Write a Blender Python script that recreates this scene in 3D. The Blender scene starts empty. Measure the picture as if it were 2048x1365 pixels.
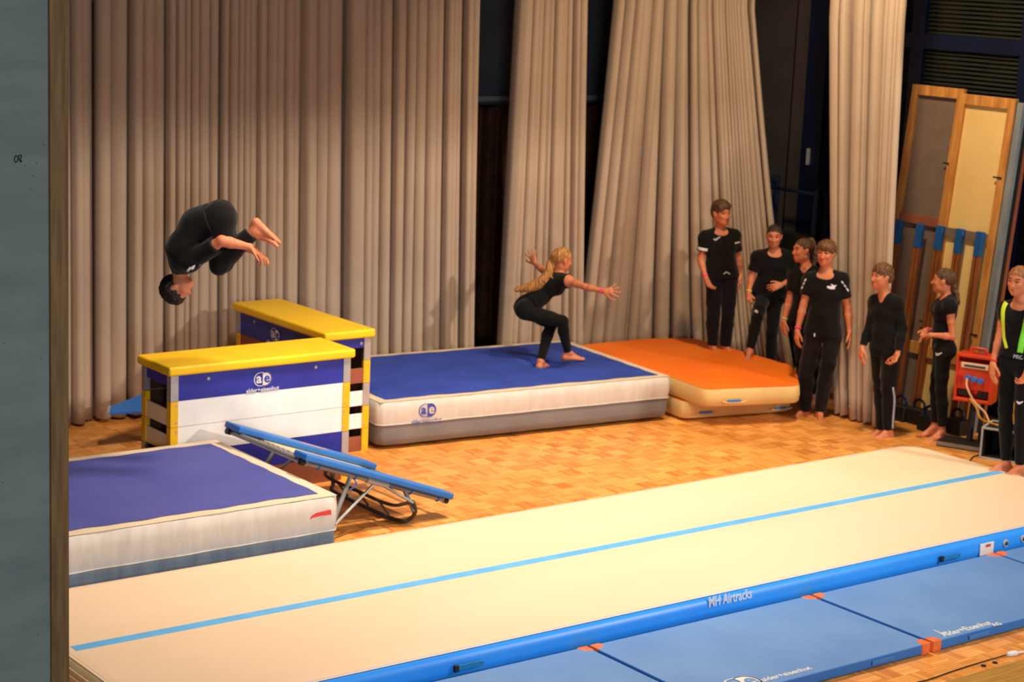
import bpy, bmesh, math, random
import numpy as np
from mathutils import Vector, Matrix

C = bpy.context.scene.collection
S = bpy.context.scene
# ------------------------------------------------------------------ camera
CH = 4.35                                   # lens height above the stage floor
FPX, PITCH, ROLL, YAW = 3884.6, .19568, .043603, .654119   # focal length in pixels of a 2048 px frame
Fv = np.array([math.sin(YAW)*math.cos(PITCH), math.cos(YAW)*math.cos(PITCH), -math.sin(PITCH)])
_r = np.array([math.cos(YAW), -math.sin(YAW), 0.]); _u = np.cross(_r, Fv)
Rv = math.cos(ROLL)*_r + math.sin(ROLL)*_u
Uv = -math.sin(ROLL)*_r + math.cos(ROLL)*_u
cam_d = bpy.data.cameras.new('camera'); cam = bpy.data.objects.new('camera', cam_d); C.objects.link(cam)
M = Matrix(((Rv[0], Uv[0], -Fv[0], 0), (Rv[1], Uv[1], -Fv[1], 0), (Rv[2], Uv[2], -Fv[2], CH), (0, 0, 0, 1)))
cam.matrix_world = M
cam_d.sensor_width = 36; cam_d.lens = FPX*36/2048
cam_d.clip_start = .1; cam_d.clip_end = 100
cam_d.dof.use_dof = True; cam_d.dof.focus_distance = 9.2; cam_d.dof.aperture_fstop = 4.4
S.camera = cam
# ------------------------------------------------------------------ light
w = bpy.data.worlds.new('world'); S.world = w; w.use_nodes = True
bg = w.node_tree.nodes['Background']; bg.inputs[0].default_value = (.58, .68, .82, 1); bg.inputs[1].default_value = .22
S.view_settings.view_transform = 'Standard'; S.view_settings.look = 'None'
S.view_settings.exposure = 0.0; S.view_settings.gamma = 1; S.view_settings.use_curve_mapping = False

def spot(name, loc, aim, power, col, size=.35, ang=60, blend=.6):
    l = bpy.data.lights.new(name, 'SPOT'); l.energy = power; l.color = col; l.shadow_soft_size = size
    l.spot_size = math.radians(ang); l.spot_blend = blend
    o = bpy.data.objects.new(name, l); C.objects.link(o); o.location = loc
    o.rotation_euler = (Vector(aim)-Vector(loc)).to_track_quat('-Z', 'Y').to_euler()
    return o
def area(name, loc, aim, power, col, sx, sy):
    l = bpy.data.lights.new(name, 'AREA'); l.shape = 'RECTANGLE'; l.size = sx; l.size_y = sy; l.energy = power; l.color = col
    o = bpy.data.objects.new(name, l); C.objects.link(o); o.location = loc
    o.rotation_euler = (Vector(aim)-Vector(loc)).to_track_quat('-Z', 'Y').to_euler()
    return o
FRONT = (1., .88, .75); WARM = (1., .76, .48); TOP = (1., .82, .67)
spot('hall_spot', (16.0, -.2, 6.9), (9.3, 13.5, .8), 4500, FRONT, .30, 56, .9)
spot('hall_spot', (4.5, -1.2, 6.9), (10.0, 13.0, .6), 560, FRONT, .20, 62, .5)
spot('stage_spot', (9.3, 11.3, 6.3), (9.2, 10.9, 0), 2050, TOP, .30, 100, 1.)
spot('stage_spot', (12.2, 11.4, 6.8), (13.8, 13.4, 2.2), 1150, WARM, .25, 100, .8)
spot('stage_spot', (6.4, 10.4, 6.6), (7.0, 11.4, .4), 900, TOP, .25, 100, .8)
area('hall_fill', (.5, -1.5, 3.2), (2.8, 7.2, 1.5), 400, (.95, .98, 1.), 1.6, 1.6)  # added fill light, unseen, lifts the proscenium wall and the stage

# ------------------------------------------------------------------ pixel -> point helpers (2048 x 1365 frame)
O0 = np.array([0, 0, CH])
def ray(x, y): return Fv*FPX + Rv*(x-1024) - Uv*(y-682.5)
def gz(x, y, z=0.): d = ray(x, y); return O0 + d*((z-CH)/d[2])
def gy(x, y, Y): d = ray(x, y); return O0 + d*(Y/d[1])
def gx(x, y, X): d = ray(x, y); return O0 + d*(X/d[0])
HF = np.array([math.sin(YAW), math.cos(YAW), 0.])      # level direction into the picture
HR = np.array([math.cos(YAW), -math.sin(YAW), 0.])
def gw(x, y, wd): d = ray(x, y); return O0 + d*(wd/(d@HF))
ZU = np.array([0, 0, 1.])
def V3(a, b, c): return HR*a + ZU*b - HF*c             # right, up, towards the viewer
def nrm(v): v = np.asarray(v, float); return v/np.linalg.norm(v)

# ------------------------------------------------------------------ materials
def lin(c):
    c = c/255.
    return c/12.92 if c <= .04045 else ((c+.055)/1.055)**2.4
def rgb(r, g, b): return (lin(r), lin(g), lin(b), 1)
MATS = {}
def mat(name, col, rough=.6, col2=None, scale=8., bump=0., bscale=60., metal=0., spec=.4, sss=0., stretch=(1, 1, 1), sheen=0., lo=.35, hi=.65):
    m = bpy.data.materials.new(name); m.use_nodes = True; nt = m.node_tree; N = nt.nodes; L = nt.links
    b = N['Principled BSDF']; b.inputs['Base Color'].default_value = col; b.inputs['Roughness'].default_value = rough
    b.inputs['Metallic'].default_value = metal; b.inputs['Specular IOR Level'].default_value = spec
    if sheen: b.inputs['Sheen Weight'].default_value = sheen
    if sss:
        b.inputs['Subsurface Weight'].default_value = sss; b.inputs['Subsurface Radius'].default_value = (1, .4, .2); b.inputs['Subsurface Scale'].default_value = .012
    tc = N.new('ShaderNodeTexCoord'); mp = N.new('ShaderNodeMapping'); mp.inputs['Scale'].default_value = stretch
    L.new(tc.outputs['Object'], mp.inputs['Vector'])
    if col2 is None: col2 = (col[0]*.88, col[1]*.88, col[2]*.88, 1)
    n = N.new('ShaderNodeTexNoise'); n.inputs['Scale'].default_value = scale; n.inputs['Detail'].default_value = 5
    L.new(mp.outputs[0], n.inputs['Vector'])
    r = N.new('ShaderNodeValToRGB'); r.color_ramp.elements[0].position = lo; r.color_ramp.elements[1].position = hi
    r.color_ramp.elements[0].color = col2; r.color_ramp.elements[1].color = col
    L.new(n.outputs['Fac'], r.inputs['Fac']); L.new(r.outputs['Color'], b.inputs['Base Color'])
    if bump:
        n2 = N.new('ShaderNodeTexNoise'); n2.inputs['Scale'].default_value = bscale; n2.inputs['Detail'].default_value = 3
        L.new(mp.outputs[0], n2.inputs['Vector'])
        bp = N.new('ShaderNodeBump'); bp.inputs['Strength'].default_value = bump; bp.inputs['Distance'].default_value = .01
        L.new(n2.outputs['Fac'], bp.inputs['Height']); L.new(bp.outputs['Normal'], b.inputs['Normal'])
    MATS[name] = m
    return m

def parquet_mat():
    m = bpy.data.materials.new('parquet'); m.use_nodes = True; nt = m.node_tree; N = nt.nodes; L = nt.links
    b = N['Principled BSDF']; b.inputs['Roughness'].default_value = .38; b.inputs['Specular IOR Level'].default_value = .35
    def mth(op, a, c=None, v=None):
        n = N.new('ShaderNodeMath'); n.operation = op
        L.new(a, n.inputs[0])
        if c is not None: L.new(c, n.inputs[1])
        if v is not None: n.inputs[1].default_value = v
        return n.outputs[0]
    tc = N.new('ShaderNodeTexCoord'); sp = N.new('ShaderNodeSeparateXYZ'); L.new(tc.outputs['Object'], sp.inputs[0])
    T = 1/.16
    x = mth('MULTIPLY', sp.outputs[0], v=T); y = mth('MULTIPLY', sp.outputs[1], v=T)
    fx = mth('FLOOR', x); fy = mth('FLOOR', y)
    par = mth('MODULO', mth('ABSOLUTE', mth('ADD', fx, fy)), v=2.)
    ux = mth('FRACT', x); uy = mth('FRACT', y)
    mx = N.new('ShaderNodeMix'); mx.data_type = 'FLOAT'; L.new(par, mx.inputs[0]); L.new(ux, mx.inputs[2]); L.new(uy, mx.inputs[3])
    strip = mth('FLOOR', mth('MULTIPLY', mx.outputs[0], v=5.))
    cb = N.new('ShaderNodeCombineXYZ'); L.new(fx, cb.inputs[0]); L.new(fy, cb.inputs[1]); L.new(strip, cb.inputs[2])
    wn = N.new('ShaderNodeTexWhiteNoise'); wn.noise_dimensions = '3D'; L.new(cb.outputs[0], wn.inputs['Vector'])
    cb2 = N.new('ShaderNodeCombineXYZ'); L.new(fx, cb2.inputs[0]); L.new(fy, cb2.inputs[1])
    wn2 = N.new('ShaderNodeTexWhiteNoise'); wn2.noise_dimensions = '3D'; L.new(cb2.outputs[0], wn2.inputs['Vector'])
    av = mth('ADD', mth('MULTIPLY', wn.outputs['Value'], v=.5), mth('MULTIPLY', wn2.outputs['Value'], v=.3))
    av = mth('ADD', av, mth('MULTIPLY', par, v=.2))
    r = N.new('ShaderNodeValToRGB'); e = r.color_ramp.elements
    e[0].position = .05; e[0].color = rgb(192, 116, 46); e[1].position = .95; e[1].color = rgb(246, 174, 90)
    L.new(av, r.inputs['Fac'])
    edge = mth('LESS_THAN', mth('ABSOLUTE', mth('SUBTRACT', mth('FRACT', mth('MULTIPLY', mx.outputs[0], v=5.)), v=.5)), v=.47)
    mc = N.new('ShaderNodeMix'); mc.data_type = 'RGBA'; L.new(edge, mc.inputs[0]); mc.inputs[6].default_value = rgb(120, 70, 30); L.new(r.outputs['Color'], mc.inputs[7])
    L.new(mc.outputs[2], b.inputs['Base Color'])
    MATS['parquet'] = m
parquet_mat()
mat('wall_paint', rgb(110, 117, 112), .85, rgb(97, 106, 102), 3., .25, 30, stretch=(1, 1, 3))
mat('casing_wood', rgb(120, 88, 48), .6, rgb(98, 66, 34), 6., .1, 40, stretch=(8, 8, .6))
mat('nosing_wood', rgb(184, 138, 66), .5, rgb(160, 116, 52), 6., .05, 40, stretch=(.6, 8, 8))
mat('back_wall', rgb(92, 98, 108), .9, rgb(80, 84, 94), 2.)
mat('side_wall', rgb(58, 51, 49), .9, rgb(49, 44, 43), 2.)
mat('ceiling_paint', rgb(60, 56, 52), .9)
mat('curtain_fabric', rgb(190, 168, 146), .9, rgb(184, 161, 139), 2., .05, 400, sheen=.15, spec=.1)
mat('dark_drape', rgb(92, 62, 44), .9, rgb(72, 48, 34), 6., spec=.1)
mat('navy_paint', rgb(6, 21, 54), .5, rgb(5, 18, 46), 4.)
mat('blind_slat', rgb(38, 41, 32), .6, rgb(33, 35, 27), 4.)
mat('window_glass', rgb(14, 16, 16), .08, spec=.6)
mat('rail_paint', rgb(170, 172, 176), .5)
mat('yellow_vinyl', rgb(252, 204, 30), .42, rgb(246, 192, 22), 3., .08, 25, spec=.35)
mat('yellow_post', rgb(248, 190, 24), .45)
mat('blue_board', rgb(44, 52, 160), .45, rgb(38, 44, 144), 4., .04, 30)
mat('white_board', rgb(246, 244, 240), .5, rgb(238, 235, 228), 4., .05, 30)
mat('cream_board', rgb(244, 218, 176), .55, rgb(236, 208, 164), 4.)
mat('brown_board', rgb(150, 84, 60), .55, rgb(136, 74, 54), 4.)
mat('silver_metal', rgb(190, 188, 190), .4, metal=.6)
mat('frame_grey', rgb(150, 150, 148), .4, rgb(136, 136, 134), 8., metal=.5)
mat('dark_steel', rgb(70, 66, 60), .45, metal=.5)
mat('print_white', rgb(225, 222, 226), .6)
mat('print_blue', rgb(66, 70, 168), .6)
mat('mat_blue_fabric', rgb(52, 76, 170), .8, rgb(46, 68, 156), 3., .2, 200, spec=.2)
mat('mat_violet_blue', rgb(83, 86, 156), .8, rgb(76, 80, 150), 2., .2, 200, spec=.2)
mat('mat_cream_vinyl', rgb(228, 208, 178), .5, rgb(218, 198, 170), 3., .12, 12, spec=.35)
mat('mat_white_vinyl', rgb(206, 198, 188), .5, rgb(196, 188, 178), 3., .55, 2.2, spec=.35, stretch=(5, 5, 1.2))
mat('mat_grey_vinyl', rgb(124, 120, 119), .5, rgb(115, 111, 111), 3., .25, 9, spec=.35)
mat('mat_steel_vinyl', rgb(130, 139, 144), .5, rgb(114, 124, 131), 3., .7, 2.4, spec=.35, stretch=(5, 5, 1.2))
mat('red_strap', rgb(214, 62, 56), .6)
mat('orange_vinyl', rgb(250, 124, 30), .6, rgb(246, 114, 24), 2., .1, 60, spec=.25)
mat('buff_vinyl', rgb(222, 186, 120), .6, rgb(210, 172, 108), 2., .25, 14, spec=.3)
mat('strap_blue', rgb(60, 120, 190), .6)
mat('air_cream', rgb(229, 201, 168), .7, rgb(224, 195, 161), 1.5, .04, 90, stretch=(.3, 1, 1), spec=.25)
mat('air_end', rgb(206, 184, 140), .6)
mat('air_blue', rgb(44, 152, 250), .38, rgb(38, 144, 246), 2., spec=.45)
mat('air_stripe', rgb(96, 176, 232), .6)
mat('handle_teal', rgb(30, 120, 180), .5)
mat('inner_shade', rgb(70, 42, 26), .8)  # dark brown painted in as the shade inside the box sections
mat('black_plastic', rgb(24, 24, 26), .5)
mat('gym_mat_blue', rgb(104, 142, 190), .55, rgb(92, 132, 184), 1.5, .15, 70, spec=.3)
mat('gym_mat_side', rgb(40, 110, 190), .55, rgb(36, 104, 182), 3.)
mat('corner_leather', rgb(226, 116, 56), .5, rgb(206, 98, 46), 12., .2, 40)
mat('pad_blue', rgb(50, 120, 200), .5, rgb(44, 110, 190), 3., .05, 30)
mat('tramp_bed', rgb(222, 200, 160), .7)
mat('orange_print', rgb(226, 150, 100), .6)
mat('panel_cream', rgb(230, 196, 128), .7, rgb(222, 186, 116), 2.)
mat('frame_pine', rgb(206, 146, 74), .6, rgb(176, 112, 52), 3., .05, 40, stretch=(6, 6, .8))
mat('beam_wood', rgb(146, 84, 38), .55, rgb(118, 64, 28), 4., .05, 40, stretch=(9, 9, .5))
mat('panel_shade_grey', rgb(118, 98, 84), .7)  # shade on the left sheet is put into this colour; also tints a rail
mat('beam_blue', rgb(26, 86, 146), .55)
mat('power_orange', rgb(212, 62, 24), .45, spec=.4)
mat('socket_blue', rgb(48, 120, 210), .4)
mat('case_black', rgb(26, 24, 24), .6)
mat('red_knob', rgb(190, 24, 36), .4)
mat('cable_cream', rgb(226, 176, 128), .5)
mat('cable_yellow', rgb(200, 140, 30), .5)
mat('cloth_black', rgb(16, 13, 13), .85, rgb(10, 9, 9), 10., .3, 90, spec=.15, sheen=.1)
mat('cloth_navy', rgb(17, 17, 25), .85, rgb(12, 12, 18), 10., .3, 90, spec=.15, sheen=.1)
mat('cloth_charcoal', rgb(24, 18, 18), .85, rgb(17, 13, 13), 10., .3, 90, spec=.15, sheen=.1)
mat('skin', rgb(208, 132, 94), .5, rgb(200, 116, 80), 14., .05, 80, sss=.15, spec=.35)
mat('lips', rgb(178, 78, 70), .45); mat('eye_dark', rgb(52, 36, 30), .3); mat('eye_white', rgb(150, 120, 104), .3)
mat('brow', rgb(92, 58, 38), .8)
mat('hair_black', rgb(26, 19, 16), .5, rgb(14, 10, 9), 10., .4, 60, stretch=(3, 3, .6))
mat('hair_brown', rgb(104, 70, 42), .5, rgb(66, 42, 26), 16., .5, 60, stretch=(3, 3, .6))
mat('hair_dark_brown', rgb(62, 40, 28), .5, rgb(40, 26, 18), 16., .5, 60, stretch=(3, 3, .6))
mat('hair_blond', rgb(196, 140, 74), .5, rgb(140, 90, 44), 16., .5, 60, stretch=(3, 3, .6))
mat('hair_light_brown', rgb(122, 84, 48), .5, rgb(80, 52, 30), 16., .5, 60, stretch=(3, 3, .6))
mat('hair_strawberry', rgb(180, 120, 72), .5, rgb(134, 82, 46), 16., .5, 60, stretch=(3, 3, .6))
mat('band_pink', rgb(250, 70, 130), .5); mat('band_yellow', rgb(222, 214, 90), .5); mat('band_red', rgb(226, 50, 50), .5)
mat('neon_yellow', rgb(216, 236, 50), .5); mat('neon_green', rgb(130, 236, 60), .5)
mat('white_plastic', rgb(230, 228, 224), .4); mat('mark_black', rgb(22, 24, 26), .8)
mat('mesh_brown', rgb(74, 44, 38), .8)

# ------------------------------------------------------------------ object helpers
def link(o, parent=None):
    C.objects.link(o)
    if parent is not None: o.parent = parent
    return o
def tag(o, label=None, cat=None, group=None, kind=None):
    if label: o['label'] = label
    if cat: o['category'] = cat
    if group: o['group'] = group
    if kind: o['kind'] = kind
    return o
def thing(name, label, cat, loc=(0, 0, 0), group=None):
    o = bpy.data.objects.new(name, None); o.location = Vector([float(v) for v in loc]); o.empty_display_size = .1
    C.objects.link(o); return tag(o, label, cat, group)
def mesh_obj(name, verts, faces, m, parent=None, smooth=False, local=False):
    me = bpy.data.meshes.new(name)
    v = np.asarray(verts, float)
    if parent is not None and not local: v = v - np.array(world_loc(parent))
    me.from_pydata([tuple(p) for p in v], [], faces); me.update()
    if isinstance(m, str): m = MATS[m]
    if m: me.materials.append(m)
    if smooth: me.polygons.foreach_set('use_smooth', [True]*len(me.polygons))
    o = bpy.data.objects.new(name, me); return link(o, parent)
def world_loc(o):
    p = np.zeros(3)
    while o is not None: p += np.array(o.location); o = o.parent
    return p
class MB:                                     # collects simple solids into one mesh (world coordinates)
    def __init__(s): s.v = []; s.f = []; s.mi = []; s.cur = 0
    def add(s, v, f):
        n = len(s.v); s.v += [tuple(float(c) for c in p) for p in v]; s.f += [tuple(i+n for i in q) for q in f]; s.mi += [s.cur]*len(f)
    def box(s, c, sx, sy, sz, ax=None):       # centre, full sizes, optional 3 axes
        ax = ax or (np.array([1, 0, 0.]), np.array([0, 1., 0]), ZU); c = np.asarray(c, float)
        v = [c+ax[0]*sx/2*i+ax[1]*sy/2*j+ax[2]*sz/2*k for k in (-1, 1) for j in (-1, 1) for i in (-1, 1)]
        s.add(v, [(0, 2, 3, 1), (4, 5, 7, 6), (0, 1, 5, 4), (2, 6, 7, 3), (0, 4, 6, 2), (1, 3, 7, 5)])
    def bb(s, x0, x1, y0, y1, z0, z1): s.box(((x0+x1)/2, (y0+y1)/2, (z0+z1)/2), x1-x0, y1-y0, z1-z0)
    def tube(s, pts, r, seg=10, closed=False, flat=1.):
        pts = [np.asarray(p, float) for p in pts]; n = len(pts); rings = []
        rs = r if hasattr(r, '__len__') else [r]*n
        ref = None
        for i in range(n):
            a = pts[(i-1) % n] if (i > 0 or closed) else pts[i]; b = pts[(i+1) % n] if (i < n-1 or closed) else pts[i]
            t = nrm(b-a)
            if ref is None:
                ref = np.array([0, 0, 1.]) if abs(t[2]) < .9 else np.array([1., 0, 0])
            u = nrm(ref - t*(ref@t)); ref = u; q = np.cross(t, u)
            rings.append([pts[i]+rs[i]*(math.cos(2*math.pi*k/seg)*u*flat+math.sin(2*math.pi*k/seg)*q) for k in range(seg)])
        v = [p for g in rings for p in g]; f = []
        for i in range(n if closed else n-1):
            j = (i+1) % n
            for k in range(seg): f.append((i*seg+k, i*seg+(k+1) % seg, j*seg+(k+1) % seg, j*seg+k))
        if not closed: f.append(tuple(range(seg))[::-1]); f.append(tuple((n-1)*seg+k for k in range(seg)))
        s.add(v, f)
    def prism(s, poly, z0, z1):
        n = len(poly); v = [(p[0], p[1], z0) for p in poly]+[(p[0], p[1], z1) for p in poly]
        s.add(v, [tuple(range(n))[::-1], tuple(range(n, 2*n))]+[(i, (i+1) % n, n+(i+1) % n, n+i) for i in range(n)])
    def disc(s, c, nrmal, r, h, seg=20):
        c = np.asarray(c, float); t = nrm(nrmal); s.tube([c, c+t*h], r, seg)
    def build(s, name, m, parent=None, bevel=0, smooth=False, seg=2, mats=None):
        o = mesh_obj(name, s.v, s.f, m, parent)
        if mats:
            for k in mats: o.data.materials.append(MATS[k])
            o.data.polygons.foreach_set('material_index', s.mi)
        bm = bmesh.new(); bm.from_mesh(o.data); bmesh.ops.recalc_face_normals(bm, faces=bm.faces); bm.to_mesh(o.data); bm.free()
        if bevel:
            b = o.modifiers.new('bevel', 'BEVEL'); b.width = bevel; b.segments = seg; b.limit_method = 'ANGLE'; b.angle_limit = math.radians(40)
        if smooth or bevel: o.data.polygons.foreach_set('use_smooth', [True]*len(o.data.polygons))
        if bevel:
            wn = o.modifiers.new('wn', 'WEIGHTED_NORMAL'); wn.keep_sharp = True
        elif smooth:
            try: o.data.set_sharp_from_angle(angle=math.radians(40))
            except Exception: pass
        return o
def bez(pts, n=12):                           # Catmull-Rom through points
    pts = [np.asarray(p, float) for p in pts]; P = [pts[0]*2-pts[1]]+pts+[pts[-1]*2-pts[-2]]; out = []
    for i in range(1, len(P)-2):
        for k in range(n):
            t = k/n; a, b, c, d = P[i-1], P[i], P[i+1], P[i+2]
            out.append(.5*((2*b)+(-a+c)*t+(2*a-5*b+4*c-d)*t*t+(-a+3*b-3*c+d)*t**3))
    out.append(pts[-1]); return out
def text(name, s, size, origin, ax, up, m, parent, center=True, shear=0., off=0., xs=1.):
    cu = bpy.data.curves.new(name, 'FONT'); cu.body = s; cu.size = size; cu.extrude = .0008; cu.shear = shear; cu.offset = off
    cu.align_x = 'CENTER' if center else 'LEFT'; cu.resolution_u = 3
    tmp = bpy.data.objects.new(name, cu); C.objects.link(tmp)
    dg = bpy.context.evaluated_depsgraph_get(); me = bpy.data.meshes.new_from_object(tmp.evaluated_get(dg))
    bpy.data.objects.remove(tmp); bpy.data.curves.remove(cu)
    x = nrm(ax); y = nrm(np.asarray(up, float)-x*(np.asarray(up, float)@x)); z = np.cross(x, y); o3 = np.asarray(origin, float)
    pl = np.array(world_loc(parent)) if parent is not None else 0
    co = np.empty(len(me.vertices)*3); me.vertices.foreach_get('co', co); co = co.reshape(-1, 3)
    co = o3+co[:, :1]*xs*x+co[:, 1:2]*y+co[:, 2:]*z - pl
    me.vertices.foreach_set('co', co.ravel()); me.materials.clear(); me.materials.append(MATS[m]); me.name = name; me.update()
    return link(bpy.data.objects.new(name, me), parent)
def emblem(parent, c, ax, up, hgt, fg, bgm):
    """rounded double-disc badge: outlined half with an a, solid half with an e"""
    x = nrm(ax); y = nrm(up); n = np.cross(x, y); c = np.asarray(c, float)
    R = hgt/2; off = R*.42; mb = MB(); seg = 28
    outer = [c+n*.002+x*(-off if math.cos(t) < 0 else off)+x*R*math.cos(t)+y*R*math.sin(t) for t in [math.pi/2+.0001+2*math.pi*k/seg for k in range(seg)]]
    inner = [c+n*.002+(p-c-n*.002)*.9 for p in outer]
    v = outer+inner; f = [(i, (i+1) % seg, seg+(i+1) % seg, seg+i) for i in range(seg)]
    mb.add(v, f)
    half = [c+n*.002+x*off*0+y*R*.98]+[c+n*.002+x*off+x*R*.98*math.cos(t)+y*R*.98*math.sin(t) for t in [math.pi/2-math.pi*k/14 for k in range(15)]]+[c+n*.002-y*R*.98]
    mb.add(half, [tuple(range(len(half)))[::-1]])
    o = mb.build('emblem', fg, parent)
    text('emblem_letter', 'a', hgt*1.0, c-x*R*.62-y*R*.5+n*.003, x, y, fg, parent, True, 0, hgt*.02)
    text('emblem_letter', 'e', hgt*1.0, c+x*R*.66-y*R*.5+n*.0035, x, y, bgm, parent, True, 0, hgt*.02)
    return o
# ================================================================== setting
def struct(o, label=None):
    o['kind'] = 'structure'
    if label: o['label'] = label
    return o
mb = MB(); mb.bb(2.9, 15.72, 7.47, 17.7, -.1, 0)
struct(mb.build('floor', 'parquet'), 'honey-brown mosaic parquet stage floor')
mb = MB(); mb.bb(2.9, 15.72, 7.12, 7.468, -.06, .004); mb.bb(2.9, 15.72, 7.16, 7.2, -1.1, -.06)
struct(mb.build('trim_1', 'nosing_wood', bevel=.006), 'plain light wooden stage nosing along the front edge')
mb = MB(); mb.bb(-6, 3.178, 7.2, 7.45, -1.1, 7.2); mb.bb(3.178, 15.9, 7.2, 7.45, 4.90, 7.2)
struct(mb.build('wall_front', 'wall_paint'), 'pale blue-grey painted proscenium wall')
mb = MB(); mb.bb(3.176, 3.253, 7.18, 7.47, -1.1, 4.90)
struct(mb.build('trim_2', 'casing_wood', bevel=.004), 'brown wooden casing on the edge of the proscenium wall')
mb = MB(); mb.bb(2.8, 15.72, 17.55, 17.7, 0, 7.2)
struct(mb.build('wall_back', 'back_wall'))
mb = MB(); mb.bb(2.7, 2.9, 7.2, 17.7, 0, 7.2)
struct(mb.build('wall_left', 'back_wall'))
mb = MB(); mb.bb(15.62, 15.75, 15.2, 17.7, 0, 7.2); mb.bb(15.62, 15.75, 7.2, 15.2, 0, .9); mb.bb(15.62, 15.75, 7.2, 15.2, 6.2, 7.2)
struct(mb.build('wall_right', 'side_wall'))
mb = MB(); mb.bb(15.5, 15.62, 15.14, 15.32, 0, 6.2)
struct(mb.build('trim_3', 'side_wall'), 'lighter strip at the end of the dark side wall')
mb = MB(); mb.bb(2.7, 15.75, 7.2, 17.7, 7.2, 7.3)
struct(mb.build('ceiling', 'ceiling_paint'))
# picture rail on the back wall
rz = gy(980, 197, 17.5)[2]
mb = MB(); mb.bb(11.5, 15.6, 17.46, 17.55, rz-.03, rz+.03)
struct(mb.build('trim_4', 'rail_paint', bevel=.005), 'pale rail across the dark back wall')
# windows in the right wall: navy frame, glass, blinds
WX = 15.55
f1 = MB()
for y in (15.0, 13.6, 12.2, 10.8, 9.4, 8.0):
    wdt = .17 if y != 15.0 else .28
    f1.bb(WX-.05, WX+.1, y-wdt/2, y+wdt/2, 0, 6.2)
f1.bb(WX-.045, WX+.1, 7.5, 15.1, 3.60, 3.75); f1.bb(WX-.045, WX+.1, 7.5, 15.1, .85, 1.0); f1.bb(WX-.045, WX+.1, 7.5, 15.1, 6.05, 6.2)
wf = f1.build('window_1', 'navy_paint', bevel=.004); struct(wf, 'navy painted window framework on the right wall')
mb = MB(); mb.bb(WX+.05, WX+.06, 7.5, 15.1, .9, 6.2); mb.build('window_glass', 'window_glass', wf)
for k, (ya, yb) in enumerate(((13.69, 14.85), (12.29, 13.51), (10.89, 12.11), (9.49, 10.71))):
    b = MB()
    for (za, zb) in ((1.02, 3.58), (3.77, 6.0)):
        z = za
        while z < zb:
            b.box((WX+.0, (ya+yb)/2, z), .048, yb-ya, .003, (nrm([1, 0, .75]), np.array([0, 1., 0]), nrm([-.75, 0, 1]))); z += .044
    o = b.build('window_blind', 'blind_slat', wf)
for y, z in ((15.0, 2.33), (12.2, 2.33)):
    b = MB(); b.bb(WX-.09, WX-.05, y-.015, y+.015, z-.09, z+.09); b.build('window_handle', 'rail_paint', wf, bevel=.005)
# scribble on the pale wall
c0 = gy(33, 320, 7.2); mb = MB(); px_ = 8.6/FPX*1.0
def wallpt(x, y): p = gy(x, y, 7.197); return p
mb.tube(bez([wallpt(31, 313), wallpt(29, 319), wallpt(31, 325), wallpt(35, 322), wallpt(36, 315), wallpt(33, 312), wallpt(31, 313)], 4), .0022, 6)
mb.tube(bez([wallpt(36, 316), wallpt(39, 311), wallpt(43, 311), wallpt(42, 316), wallpt(40, 319), wallpt(43, 322), wallpt(41, 324), wallpt(38, 318), wallpt(36, 316)], 4), .0022, 6)
for x, y in ((50, 332), (65, 352), (62, 378), (8, 687), (6, 965), (82, 718), (76, 1270), (87, 290), (73, 326)):
    mb.disc(wallpt(x, y), (0, -1, 0), .0018, .001, 8)
sc = mb.build('wall_marks', 'mark_black'); struct(sc, 'small black scribble and specks on the pale wall')

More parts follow.
